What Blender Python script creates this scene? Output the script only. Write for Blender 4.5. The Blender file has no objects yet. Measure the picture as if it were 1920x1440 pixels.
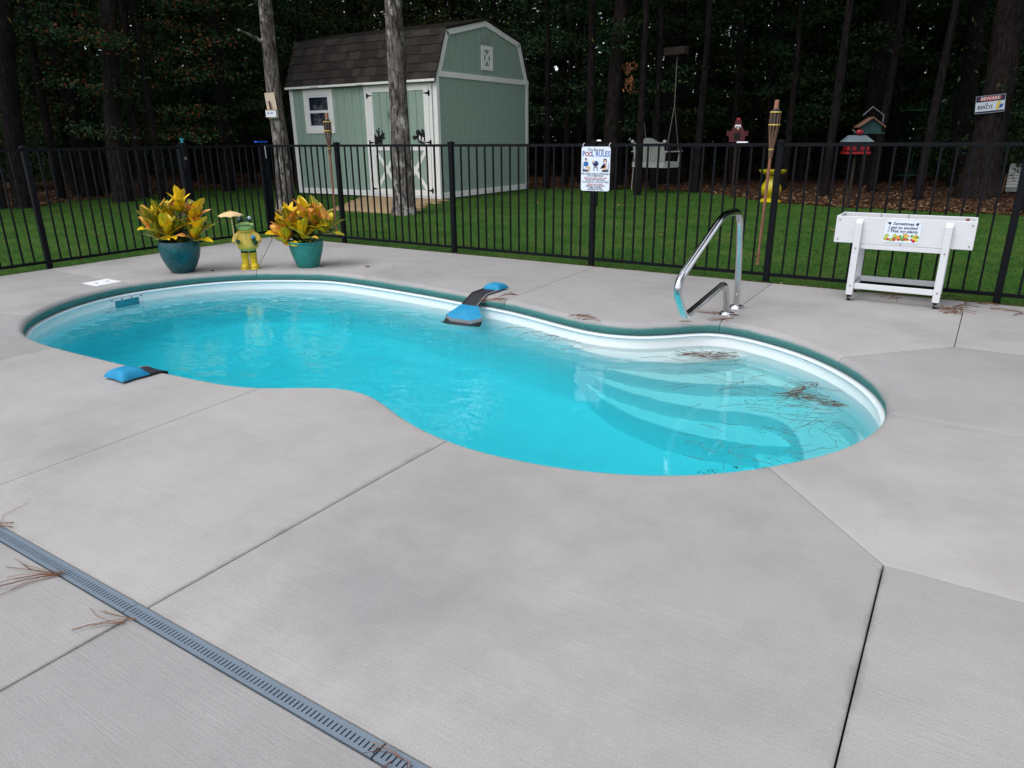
import bpy, bmesh, math, random
import numpy as np
from mathutils import Vector, Matrix

R_ = math.radians
random.seed(7)
rng = np.random.default_rng(7)
SC = bpy.context.scene
COL = SC.collection

# ------------------------------------------------------------------ camera
TH = R_(-32.5)                       # the deck joints, fence and shed run along X and Y; the camera looks across them
EX = np.array([math.cos(TH), math.sin(TH)])
EY = np.array([-EX[1], EX[0]])
CF, CP, CR = 1329.7, 0.334891, -0.0090988
CAM_H = 1.33


def _al(v):
    v = np.asarray(v, float)
    return np.array([v[:2] @ EX, v[:2] @ EY, v[2]])


_F = np.array([0, math.cos(CP), -math.sin(CP)])
_R = np.array([1.0, 0, 0])
_U = np.cross(_R, _F)
_c, _s = math.cos(CR), math.sin(CR)
FW, RT, UP = _al(_F), _al(_c * _R + _s * _U), _al(-_s * _R + _c * _U)
EYE = np.array([0, 0, CAM_H])


def ray(px, py):
    return FW + RT * (px - 960) / CF - UP * (py - 720) / CF


def G(px, py, z=0.0):
    """the place on the level z that the photograph shows at (px, py)"""
    d = ray(px, py)
    return EYE + d * ((z - CAM_H) / d[2])


def PD(px, py, dist):
    """the place at the given distance over the ground"""
    d = ray(px, py)
    return EYE + d * (dist / math.hypot(d[0], d[1]))


def PY(px, py, y):
    d = ray(px, py)
    return EYE + d * (y / d[1])


def PX(px, py, x):
    d = ray(px, py)
    return EYE + d * (x / d[0])


cam = bpy.data.cameras.new("camera")
cam.sensor_width = 36
cam.sensor_fit = 'HORIZONTAL'
cam.lens = CF / 1920 * 36
cam.clip_end = 800
cam_o = bpy.data.objects.new("camera", cam)
COL.objects.link(cam_o)
m = Matrix(((RT[0], UP[0], -FW[0], 0), (RT[1], UP[1], -FW[1], 0), (RT[2], UP[2], -FW[2], CAM_H), (0, 0, 0, 1)))
cam_o.matrix_world = m
SC.camera = cam_o

# ------------------------------------------------------------------ light
SUN_EL, SUN_AZ = R_(56), R_(252)     # azimuth of the sun, counted from +X towards +Y
W = bpy.data.worlds.new("World")
SC.world = W
W.use_nodes = True
nt = W.node_tree
for n_ in list(nt.nodes):
    nt.nodes.remove(n_)
sky = nt.nodes.new('ShaderNodeTexSky')
sky.sky_type = 'NISHITA'
sky.sun_disc = False
sky.sun_elevation = SUN_EL
sky.sun_rotation = R_(90) - SUN_AZ
sky.dust_density = 4.0
sky.air_density = 1.0
sky.ozone_density = 1.0
hs = nt.nodes.new('ShaderNodeHueSaturation')
hs.inputs['Saturation'].default_value = 0.55
bg = nt.nodes.new('ShaderNodeBackground')
bg.inputs['Strength'].default_value = 0.15
wo = nt.nodes.new('ShaderNodeOutputWorld')
nt.links.new(sky.outputs[0], hs.inputs['Color'])
oc = nt.nodes.new('ShaderNodeMix')
oc.data_type = 'RGBA'
oc.inputs[0].default_value = 0.72                       # high overcast spread evenly over the whole sky
oc.inputs[7].default_value = (5.25, 5.4, 5.85, 1)
nt.links.new(hs.outputs[0], oc.inputs[6])
nt.links.new(oc.outputs[2], bg.inputs[0])
nt.links.new(bg.outputs[0], wo.inputs[0])
sun = bpy.data.lights.new("sun", 'SUN')
sun.energy = 1.2
sun.angle = R_(40)
sun.color = (1, 0.98, 0.96)
sun_o = bpy.data.objects.new("sun", sun)
COL.objects.link(sun_o)
sd = Vector((math.cos(SUN_AZ) * math.cos(SUN_EL), math.sin(SUN_AZ) * math.cos(SUN_EL), math.sin(SUN_EL)))
sun_o.rotation_euler = sd.to_track_quat('Z', 'Y').to_euler()
sun_o.location = sd * 60
SC.view_settings.view_transform = 'Standard'
SC.view_settings.look = 'None'
SC.view_settings.exposure = 0.74
SC.view_settings.gamma = 1.0
SC.view_settings.use_curve_mapping = False
SC.render.engine = 'CYCLES'
cy = SC.cycles
cy.max_bounces = 24
cy.diffuse_bounces = 8
cy.glossy_bounces = 12
cy.transmission_bounces = 16
cy.volume_bounces = 0
cy.transparent_max_bounces = 8
cy.use_denoising = True
cy.sample_clamp_indirect = 6
cy.caustics_refractive = True
cy.caustics_reflective = False
cy.blur_glossy = 0.6


# ------------------------------------------------------------------ materials
def new_mat(name):
    m = bpy.data.materials.new(name)
    m.use_nodes = True
    nt = m.node_tree
    b = nt.nodes['Principled BSDF']
    return m, nt, b


def nd(nt, t, **kw):
    n = nt.nodes.new(t)
    for k, v in kw.items():
        if k in n.inputs:
            n.inputs[k].default_value = v
        else:
            setattr(n, k, v)
    return n


def coords(nt, kind='Object', scale=(1, 1, 1), rot=(0, 0, 0)):
    tc = nt.nodes.new('ShaderNodeTexCoord')
    mp = nt.nodes.new('ShaderNodeMapping')
    mp.inputs['Scale'].default_value = scale
    mp.inputs['Rotation'].default_value = rot
    nt.links.new(tc.outputs[kind], mp.inputs['Vector'])
    return mp.outputs['Vector']


def noise(nt, vec, scale, detail=4, rough=0.55):
    n = nd(nt, 'ShaderNodeTexNoise')
    n.inputs['Scale'].default_value = scale
    n.inputs['Detail'].default_value = detail
    n.inputs['Roughness'].default_value = rough
    nt.links.new(vec, n.inputs['Vector'])
    return n.outputs['Fac']


def ramp(nt, fac, stops):
    r = nt.nodes.new('ShaderNodeValToRGB')
    els = r.color_ramp.elements
    while len(els) < len(stops):
        els.new(0.5)
    for e, (p, c) in zip(els, stops):
        e.position = p
        e.color = (*c, 1) if len(c) == 3 else c
    nt.links.new(fac, r.inputs[0])
    return r.outputs[0]


def mix(nt, fac, a, b, mode='MIX'):
    n = nt.nodes.new('ShaderNodeMix')
    n.data_type = 'RGBA'
    n.blend_type = mode
    for v, i in ((fac, 0), (a, 6), (b, 7)):
        if isinstance(v, (int, float)):
            n.inputs[i].default_value = v
        elif isinstance(v, tuple):
            n.inputs[i].default_value = (*v, 1) if len(v) == 3 else v
        else:
            nt.links.new(v, n.inputs[i])
    return n.outputs[2]


def math_(nt, op, a, b=0.0, c=0.0):
    n = nt.nodes.new('ShaderNodeMath')
    n.operation = op
    for v, i in ((a, 0), (b, 1), (c, 2)):
        if isinstance(v, (int, float)):
            n.inputs[i].default_value = v
        else:
            nt.links.new(v, n.inputs[i])
    return n.outputs[0]


def bump(nt, b, h, dist=0.01, strength=1.0):
    n = nt.nodes.new('ShaderNodeBump')
    n.inputs['Distance'].default_value = dist
    n.inputs['Strength'].default_value = strength
    nt.links.new(h, n.inputs['Height'])
    nt.links.new(n.outputs[0], b.inputs['Normal'])


def simple(name, col, rough=0.6, var=0.12, scale=8, metal=0.0, bmp=0.0, spec=0.4, coord='Object', stretch=(1, 1, 1)):
    m, nt, b = new_mat(name)
    v = coords(nt, coord, stretch)
    f = noise(nt, v, scale, 5)
    lo = tuple(c * (1 - var) for c in col)
    hi = tuple(min(1, c * (1 + var)) for c in col)
    nt.links.new(ramp(nt, f, [(0.3, lo), (0.7, hi)]), b.inputs['Base Color'])
    b.inputs['Roughness'].default_value = rough
    b.inputs['Metallic'].default_value = metal
    b.inputs['Specular IOR Level'].default_value = spec
    if bmp:
        bump(nt, b, noise(nt, v, scale * 4, 3), bmp)
    return m


M = {}
# concrete of the deck: broomed along X, speckled, softly stained
m, nt, b = new_mat('concrete')
pos = nd(nt, 'ShaderNodeNewGeometry').outputs['Position']
mp = nd(nt, 'ShaderNodeMapping')
mp.inputs['Scale'].default_value = (1.2, 60, 1)
mp.inputs['Rotation'].default_value = (0, 0, R_(4))
nt.links.new(pos, mp.inputs['Vector'])
broom = noise(nt, mp.outputs[0], 2.2, 6, 0.7)
big = noise(nt, pos, 0.75, 5, 0.6)
mid = noise(nt, pos, 5.0, 6, 0.65)
fine = noise(nt, pos, 190, 3, 0.7)
oi = nd(nt, 'ShaderNodeObjectInfo').outputs['Random']
c = ramp(nt, big, [(0.28, (0.250, 0.249, 0.246)), (0.47, (0.320, 0.315, 0.311)), (0.72, (0.354, 0.348, 0.344))])
c = mix(nt, 0.30, c, ramp(nt, mid, [(0.25, (0.40, 0.40, 0.40)), (0.55, (0.5, 0.5, 0.5)), (0.8, (0.56, 0.56, 0.55))]), 'OVERLAY')
bmask = ramp(nt, noise(nt, pos, 1.6, 4, 0.6), [(0.35, (0.10, 0.10, 0.10)), (0.7, (0.42, 0.42, 0.42))])
c = mix(nt, bmask, c, ramp(nt, broom, [(0.25, (0.36, 0.36, 0.36)), (0.75, (0.62, 0.62, 0.62))]), 'OVERLAY')
c = mix(nt, 0.45, c, ramp(nt, fine, [(0.2, (0.30, 0.30, 0.30)), (0.8, (0.68, 0.68, 0.68))]), 'OVERLAY')
c = mix(nt, 1.0, c, ramp(nt, oi, [(0, (0.90, 0.90, 0.905)), (1, (1.03, 1.02, 1.01))]), 'MULTIPLY')
# a damp grey stain beside the drain joint, small specks of dirt
dm = nd(nt, 'ShaderNodeMapping')
dm.inputs['Location'].default_value = (1.35 * 1.0, -1.35 * 1.5, 0)
dm.inputs['Scale'].default_value = (1.0, 1.5, 1)
nt.links.new(pos, dm.inputs['Vector'])
ln = nd(nt, 'ShaderNodeVectorMath', operation='LENGTH')
nt.links.new(dm.outputs[0], ln.inputs[0])
st = math_(nt, 'ADD', ln.outputs['Value'], math_(nt, 'MULTIPLY', mid, 0.7))
c = mix(nt, ramp(nt, st, [(0.45, (0.52, 0.52, 0.52)), (1.05, (0, 0, 0))]), c, (0.19, 0.197, 0.195))
old = ramp(nt, noise(nt, pos, 2.3, 7, 0.72), [(0.48, (0, 0, 0)), (0.72, (0.30, 0.30, 0.30))])
c = mix(nt, old, c, (0.215, 0.200, 0.185))
spl = ramp(nt, noise(nt, pos, 7.5, 3, 0.5), [(0.66, (0, 0, 0)), (0.75, (0.14, 0.14, 0.14))])
c = mix(nt, spl, c, (0.40, 0.395, 0.385))
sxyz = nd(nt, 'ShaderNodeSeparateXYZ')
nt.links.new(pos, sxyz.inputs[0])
bounce_tint = math_(nt, 'ADD', math_(nt, 'MULTIPLY', sxyz.outputs[2], -18.0), math_(nt, 'MULTIPLY', mid, 0.5))
c = mix(nt, ramp(nt, bounce_tint, [(0.72, (0, 0, 0)), (1.15, (0.85, 0.85, 0.85))]), c, (0.020, 0.175, 0.160))     # teal light bounced off the pool water, painted low on the deck nose
dirt = 0.0
for xj in (-1.90, -0.05):                         # dirt gathered along the open joints of the near slabs
    dj = math_(nt, 'ABSOLUTE', math_(nt, 'SUBTRACT', sxyz.outputs[0], xj))
    dj = math_(nt, 'ADD', dj, math_(nt, 'MULTIPLY', math_(nt, 'SUBTRACT', mid, 0.5), 0.05))
    dirt = math_(nt, 'MAXIMUM', dirt, math_(nt, 'MULTIPLY', math_(nt, 'LESS_THAN', sxyz.outputs[1], 2.30), math_(nt, 'SUBTRACT', 1.0, math_(nt, 'SMOOTH_MIN', math_(nt, 'DIVIDE', dj, 0.016), 1.0, 0.3))))
dd = math_(nt, 'ABSOLUTE', math_(nt, 'SUBTRACT', sxyz.outputs[1], 0.90))
dd = math_(nt, 'ADD', dd, math_(nt, 'MULTIPLY', math_(nt, 'SUBTRACT', mid, 0.5), 0.05))
dirt = math_(nt, 'MAXIMUM', dirt, math_(nt, 'SUBTRACT', 1.0, math_(nt, 'SMOOTH_MIN', math_(nt, 'DIVIDE', dd, 0.042), 1.0, 0.3)))
c = mix(nt, math_(nt, 'MULTIPLY', dirt, 0.45), c, (0.13, 0.125, 0.115))
spk = ramp(nt, noise(nt, pos, 48, 3, 0.6), [(0.735, (0, 0, 0)), (0.775, (0.70, 0.70, 0.70))])
c = mix(nt, spk, c, (0.15, 0.13, 0.11))
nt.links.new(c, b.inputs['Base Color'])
b.inputs['Roughness'].default_value = 0.85
b.inputs['Specular IOR Level'].default_value = 0.25
h = math_(nt, 'ADD', math_(nt, 'MULTIPLY', broom, 0.8), math_(nt, 'MULTIPLY', fine, 0.5))
bump(nt, b, h, 0.0025, 0.8)
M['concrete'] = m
M['soil'] = simple('damp_sand', (0.09, 0.075, 0.06), 0.95, 0.3, 20)

# pool shell: white gel coat
M['shell'] = simple('white_gelcoat', (0.82, 0.84, 0.84), 0.35, 0.02, 3)
M['lip'] = simple('pool_lip', (0.78, 0.84, 0.88), 0.3, 0.02, 3)
m, nt, b = new_mat('pool_water')
pos = nd(nt, 'ShaderNodeNewGeometry').outputs['Position']
mp = nd(nt, 'ShaderNodeMapping')
mp.inputs['Rotation'].default_value = (0, 0, R_(-32.5))
mp.inputs['Scale'].default_value = (1.0, 1.5, 1)
nt.links.new(pos, mp.inputs['Vector'])
w1 = noise(nt, mp.outputs[0], 2.2, 1, 0.5)
w2 = noise(nt, mp.outputs[0], 5.5, 2, 0.5)
hh = math_(nt, 'ADD', math_(nt, 'MULTIPLY', w1, 0.55), math_(nt, 'MULTIPLY', w2, 0.50))
b.inputs['Base Color'].default_value = (1, 1, 1, 1)
b.inputs['Transmission Weight'].default_value = 1.0
b.inputs['Roughness'].default_value = 0.0
b.inputs['IOR'].default_value = 1.333
sx_ = nd(nt, 'ShaderNodeSeparateXYZ')
nt.links.new(pos, sx_.inputs[0])
calm = nd(nt, 'ShaderNodeMapRange')                      # the step end lies calm, the open water is ruffled
calm.interpolation_type = 'SMOOTHSTEP'
for i_, v_ in ((1, -3.0), (2, -1.3), (3, 1.0), (4, 0.30)):
    calm.inputs[i_].default_value = v_
nt.links.new(sx_.outputs[0], calm.inputs[0])
hh = math_(nt, 'MULTIPLY', hh, calm.outputs[0])
bump(nt, b, hh, 0.03, 0.42)
va = nd(nt, 'ShaderNodeVolumeAbsorption')
va.inputs['Color'].default_value = (0.0, 0.930, 0.987, 1)
va.inputs['Density'].default_value = 0.95
nt.links.new(va.outputs[0], nt.nodes['Material Output'].inputs['Volume'])
M['water'] = m

# lawn, mulch, wood floor
m, nt, b = new_mat('lawn')
pos = nd(nt, 'ShaderNodeNewGeometry').outputs['Position']
c = ramp(nt, noise(nt, pos, 1.3, 5, 0.6), [(0.28, (0.020, 0.066, 0.012)), (0.50, (0.038, 0.104, 0.018)), (0.66, (0.072, 0.122, 0.026)), (0.8, (0.125, 0.112, 0.050))])
c = mix(nt, 0.8, c, ramp(nt, noise(nt, pos, 9, 6, 0.75), [(0.3, (0.25, 0.25, 0.25)), (0.7, (0.72, 0.72, 0.68))]), 'OVERLAY')
c = mix(nt, 0.6, c, ramp(nt, noise(nt, pos, 45, 4, 0.7), [(0.25, (0.25, 0.25, 0.25)), (0.8, (0.75, 0.75, 0.75))]), 'OVERLAY')
nt.links.new(c, b.inputs['Base Color'])
b.inputs['Roughness'].default_value = 0.9
b.inputs['Specular IOR Level'].default_value = 0.1
bump(nt, b, noise(nt, pos, 60, 4, 0.7), 0.03)
M['lawn'] = m
m, nt, b = new_mat('pine_straw')
pos = nd(nt, 'ShaderNodeNewGeometry').outputs['Position']
c = ramp(nt, noise(nt, pos, 4.0, 7, 0.75), [(0.3, (0.034, 0.019, 0.013)), (0.55, (0.080, 0.044, 0.029)), (0.75, (0.15, 0.088, 0.055))])
c = mix(nt, 0.7, c, ramp(nt, noise(nt, pos, 40, 4, 0.8), [(0.25, (0.2, 0.2, 0.2)), (0.8, (0.8, 0.8, 0.8))]), 'OVERLAY')
nt.links.new(c, b.inputs['Base Color'])
b.inputs['Roughness'].default_value = 0.95
b.inputs['Specular IOR Level'].default_value = 0.1
bump(nt, b, noise(nt, pos, 30, 5, 0.8), 0.05)
M['straw'] = m


def island_mat(name, stops, rough=0.6, spec=0.25, trans=0.0):
    spec *= 0.35
    m, nt, b = new_mat(name)
    g = nd(nt, 'ShaderNodeNewGeometry')
    nt.links.new(ramp(nt, g.outputs['Random Per Island'], stops), b.inputs['Base Color'])
    b.inputs['Roughness'].default_value = rough
    b.inputs['Specular IOR Level'].default_value = spec
    return m


M['grass'] = island_mat('grass_blade', [(0, (0.022, 0.085, 0.010)), (0.6, (0.050, 0.145, 0.020)), (0.90, (0.105, 0.175, 0.032)), (1.0, (0.24, 0.20, 0.08))], 0.7, 0.15)
M['litter'] = island_mat('leaf_litter', [(0, (0.05, 0.025, 0.015)), (0.6, (0.12, 0.06, 0.03)), (0.9, (0.22, 0.13, 0.07)), (1, (0.32, 0.24, 0.16))], 0.85, 0.1)
M['needle'] = island_mat('dry_needle', [(0, (0.060, 0.025, 0.015)), (0.6, (0.13, 0.052, 0.028)), (1, (0.25, 0.13, 0.07))], 0.7, 0.2)
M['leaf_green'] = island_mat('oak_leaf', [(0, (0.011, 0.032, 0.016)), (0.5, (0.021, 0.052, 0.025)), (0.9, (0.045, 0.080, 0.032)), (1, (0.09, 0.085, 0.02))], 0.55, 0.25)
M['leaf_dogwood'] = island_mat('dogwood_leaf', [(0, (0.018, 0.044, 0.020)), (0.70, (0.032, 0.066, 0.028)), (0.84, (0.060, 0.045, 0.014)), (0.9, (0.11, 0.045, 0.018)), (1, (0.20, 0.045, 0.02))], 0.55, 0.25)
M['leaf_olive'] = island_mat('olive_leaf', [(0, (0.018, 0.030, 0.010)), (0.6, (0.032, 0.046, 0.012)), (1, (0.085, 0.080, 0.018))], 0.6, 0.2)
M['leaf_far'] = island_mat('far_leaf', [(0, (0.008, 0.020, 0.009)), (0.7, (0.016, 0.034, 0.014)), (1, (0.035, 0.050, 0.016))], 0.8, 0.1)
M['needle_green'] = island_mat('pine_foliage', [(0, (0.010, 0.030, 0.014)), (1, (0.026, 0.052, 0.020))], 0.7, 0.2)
M['leaf_dead'] = island_mat('dead_oak_leaf', [(0, (0.16, 0.06, 0.03)), (1, (0.32, 0.15, 0.08))], 0.8, 0.1)


def bark(name, dark, light, patch=None, amount=0.6):
    m, nt, b = new_mat(name)
    v = coords(nt, 'Object', (1, 1, 0.22))
    n1 = noise(nt, v, 22, 6, 0.7)
    c = ramp(nt, n1, [(0.40, dark), (0.60, light)])
    c = mix(nt, ramp(nt, noise(nt, coords(nt, 'Object', (1, 1, 0.8)), 2.6, 5, 0.65), [(0.36, (0.62, 0.62, 0.62)), (0.54, (0, 0, 0))]), c, dark)
    if patch:
        pn = noise(nt, coords(nt, 'Object', (1, 1, 0.5)), 7, 5, 0.7)
        c = mix(nt, ramp(nt, pn, [(amount, (0, 0, 0)), (amount + 0.12, (0.9, 0.9, 0.9))]), c, patch)
    nt.links.new(c, b.inputs['Base Color'])
    b.inputs['Roughness'].default_value = 0.95
    b.inputs['Specular IOR Level'].default_value = 0.1
    bump(nt, b, n1, 0.05)
    return m


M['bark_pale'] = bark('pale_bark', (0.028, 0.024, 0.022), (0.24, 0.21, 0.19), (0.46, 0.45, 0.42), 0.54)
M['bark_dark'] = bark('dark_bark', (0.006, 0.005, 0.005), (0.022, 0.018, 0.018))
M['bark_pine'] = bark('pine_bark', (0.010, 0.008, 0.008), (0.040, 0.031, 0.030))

M['black_metal'] = simple('black_powder_coat', (0.0025, 0.0035, 0.0060), 0.5, 0.1, 30, 0.0, 0.0, 0.14)
M['steel'] = simple('polished_steel', (0.62, 0.63, 0.64), 0.10, 0.04, 4, 1.0)
M['steel_dull'] = simple('dull_steel', (0.40, 0.40, 0.40), 0.3, 0.08, 20, 1.0)
M['white_vinyl'] = simple('white_painted_wood', (0.60, 0.615, 0.64), 0.5, 0.04, 14, stretch=(1, 1, 6))
M['white_dirty'] = simple('weathered_white_paint', (0.36, 0.38, 0.36), 0.7, 0.15, 10)
M['rubber'] = simple('black_rubber', (0.012, 0.012, 0.013), 0.6)
M['grey_plastic'] = simple('grey_plastic', (0.140, 0.180, 0.222), 0.5, 0.06, 12)
M['black_gap'] = simple('black_void', (0.006, 0.006, 0.007), 0.9)
M['white_plastic'] = simple('white_plastic', (0.76, 0.77, 0.80), 0.4, 0.03, 6)
M['teal_plastic'] = simple('teal_plastic', (0.02, 0.23, 0.30), 0.4)
M['blue_fabric'] = simple('blue_nylon', (0.004, 0.215, 0.40), 0.65, 0.12, 30, 0, 0.003)
M['grey_fabric'] = simple('grey_webbing', (0.20, 0.20, 0.215), 0.85, 0.25, 60)
M['black_mesh'] = simple('black_mesh_fabric', (0.014, 0.016, 0.020), 0.7, 0.3, 150)
M['siding'] = simple('sage_siding', (0.285, 0.390, 0.332), 0.8, 0.07, 5, 0, 0.004, 0.2, stretch=(6, 6, 1))
M['trim'] = simple('cream_white_trim', (0.80, 0.81, 0.79), 0.65, 0.05, 9, stretch=(3, 3, 1))
M['vent'] = simple('sage_vent', (0.36, 0.42, 0.38), 0.7)
for i, cc in enumerate([(0.032, 0.028, 0.026), (0.041, 0.036, 0.033), (0.052, 0.045, 0.040)]):
    M['shingle%d' % i] = simple('asphalt_shingle', cc, 0.95, 0.35, 60, 0, 0.006, 0.1)
m, nt, b = new_mat('window_glass')
b.inputs['Base Color'].default_value = (0.012, 0.018, 0.03, 1)
b.inputs['Roughness'].default_value = 0.05
M['glass'] = m
M['paver'] = simple('tan_paver', (0.34, 0.245, 0.13), 0.9, 0.2, 18, 0, 0.01)
M['bamboo'] = simple('reddish_bamboo', (0.20, 0.085, 0.052), 0.55, 0.25, 12, stretch=(1, 1, 0.3))
M['bamboo_pale'] = simple('split_bamboo', (0.12, 0.066, 0.042), 0.6, 0.25, 25, stretch=(1, 1, 0.2))
M['raffia'] = simple('yellow_raffia', (0.50, 0.36, 0.08), 0.7)
M['wick'] = simple('rusty_tin', (0.28, 0.13, 0.075), 0.6, 0.2)
M['yellow'] = simple('yellow_glaze', (0.46, 0.38, 0.012), 0.3, 0.08, 6)
M['yellow_tool'] = simple('yellow_paint', (0.50, 0.33, 0.02), 0.5)
M['red'] = simple('red_paint', (0.075, 0.006, 0.010), 0.5)
M['red_bright'] = simple('bright_red', (0.22, 0.006, 0.014), 0.45)
M['green_wire'] = simple('green_coated_wire', (0.03, 0.26, 0.19), 0.45)
M['teal_wood'] = simple('teal_wood', (0.006, 0.040, 0.040), 0.7)
M['copper'] = simple('copper_sheet', (0.24, 0.125, 0.08), 0.45, 0.15, 8, 0.4)
M['tin'] = simple('pale_tin', (0.11, 0.145, 0.165), 0.5)
M['brown_wood'] = simple('brown_timber', (0.016, 0.010, 0.007), 0.8, 0.3, 10, stretch=(1, 1, 5))
M['pine_wood'] = simple('raw_pine_board', (0.55, 0.47, 0.36), 0.75, 0.12, 10)
M['blue_bright'] = simple('blue_plastic', (0.01, 0.09, 0.55), 0.4)
M['sign_white'] = simple('enamel_white', (0.66, 0.74, 0.84), 0.4, 0.02)
M['ink_blue'] = simple('blue_ink', (0.02, 0.12, 0.40), 0.5)
M['ink_dark'] = simple('dark_ink', (0.012, 0.014, 0.05), 0.5)
M['ink_red'] = simple('red_ink', (0.45, 0.03, 0.05), 0.5)
M['ink_skin'] = simple('printed_skin', (0.62, 0.36, 0.22), 0.5)
M['ink_grey'] = simple('printed_grey', (0.22, 0.22, 0.24), 0.5)
M['ink_green'] = simple('printed_green', (0.10, 0.28, 0.05), 0.5)
M['ink_lime'] = simple('printed_lime', (0.40, 0.48, 0.06), 0.5)
M['ink_yellow'] = simple('printed_yellow', (0.72, 0.56, 0.04), 0.5)
M['ink_orange'] = simple('printed_orange', (0.62, 0.25, 0.06), 0.5)
M['rope'] = simple('grey_rope', (0.13, 0.12, 0.11), 0.9)
M['potting'] = simple('potting_soil', (0.035, 0.022, 0.015), 0.95, 0.4, 40, 0, 0.02)
# pots
m, nt, b = new_mat('speckled_teal_glaze')
v = coords(nt, 'Object', (1, 1, 0.45))
c = ramp(nt, noise(nt, v, 55, 4, 0.75), [(0.36, (0.002, 0.044, 0.058)), (0.56, (0.003, 0.086, 0.100)), (0.72, (0.035, 0.20, 0.21))])
nt.links.new(c, b.inputs['Base Color'])
b.inputs['Roughness'].default_value = 0.35
M['pot_dark'] = m
m, nt, b = new_mat('ribbed_teal_glaze')
v = coords(nt, 'Object', (1, 1, 1))
sx = nd(nt, 'ShaderNodeSeparateXYZ')
nt.links.new(v, sx.inputs[0])
wv = math_(nt, 'SINE', math_(nt, 'MULTIPLY', sx.outputs[2], 420))
c = mix(nt, 0.4, (0.010, 0.215, 0.185), ramp(nt, noise(nt, v, 14, 4), [(0.3, (0.005, 0.15, 0.13)), (0.7, (0.03, 0.30, 0.26))]))
nt.links.new(c, b.inputs['Base Color'])
b.inputs['Roughness'].default_value = 0.35
bump(nt, b, wv, 0.002, 0.6)
M['pot_light'] = m


def croton(name, base, vein, vein_w, tint=None, amount=0.5):
    """leaf blade with midrib and slanting side veins, from its UV map"""
    m, nt, b = new_mat(name)
    uv = nd(nt, 'ShaderNodeUVMap').outputs[0]
    s = nd(nt, 'ShaderNodeSeparateXYZ')
    nt.links.new(uv, s.inputs[0])
    au = math_(nt, 'ABSOLUTE', math_(nt, 'SUBTRACT', s.outputs[0], 0.5))
    nz = noise(nt, uv, 7, 3)
    f = math_(nt, 'FRACT', math_(nt, 'ADD', math_(nt, 'SUBTRACT', math_(nt, 'MULTIPLY', s.outputs[1], 9.0), math_(nt, 'MULTIPLY', au, 7.0)), math_(nt, 'MULTIPLY', nz, 0.6)))
    d = math_(nt, 'ABSOLUTE', math_(nt, 'SUBTRACT', f, 0.5))
    side = math_(nt, 'LESS_THAN', d, vein_w)
    rib = math_(nt, 'LESS_THAN', au, 0.045)
    fac = math_(nt, 'MAXIMUM', side, rib)
    c = mix(nt, fac, base, vein)
    if tint:
        oi = nd(nt, 'ShaderNodeObjectInfo').outputs['Random']
        k = math_(nt, 'ADD', noise(nt, uv, 3.0, 4), math_(nt, 'MULTIPLY', math_(nt, 'SUBTRACT', oi, 0.5), 0.35))
        c = mix(nt, ramp(nt, k, [(amount, (0, 0, 0)), (amount + 0.14, (1, 1, 1))]), c, tint)
    nt.links.new(c, b.inputs['Base Color'])
    b.inputs['Roughness'].default_value = 0.38
    b.inputs['Specular IOR Level'].default_value = 0.35
    return m


YEL, GRN = (0.78, 0.53, 0.010), (0.030, 0.085, 0.010)
M['cr_yellow'] = croton('croton_yellow', YEL, (0.30, 0.28, 0.02), 0.09, (0.74, 0.40, 0.02), 0.60)
M['cr_veined'] = croton('croton_veined', GRN, (0.66, 0.50, 0.03), 0.13, (0.55, 0.42, 0.02), 0.62)
M['cr_peach'] = croton('croton_peach', (0.66, 0.27, 0.08), (0.74, 0.42, 0.06), 0.10, (0.74, 0.48, 0.03), 0.52)
M['cr_dark'] = croton('croton_dark', (0.010, 0.022, 0.012), (0.020, 0.030, 0.014), 0.1, (0.060, 0.022, 0.020), 0.58)
# frog
M['fr_green'] = simple('frog_dark_green', (0.010, 0.060, 0.022), 0.35)
M['fr_lime'] = simple('frog_pale_green', (0.36, 0.52, 0.17), 0.4)
M['fr_coat'] = simple('frog_yellow_coat', (0.70, 0.49, 0.08), 0.4, 0.1, 20)
M['fr_boot'] = simple('frog_yellow_boot', (0.62, 0.46, 0.02), 0.3)
M['fr_umb'] = simple('frog_cream_umbrella', (0.66, 0.47, 0.24), 0.5)
M['fr_blue'] = simple('frog_blue_cup', (0.04, 0.28, 0.58), 0.35)


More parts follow.
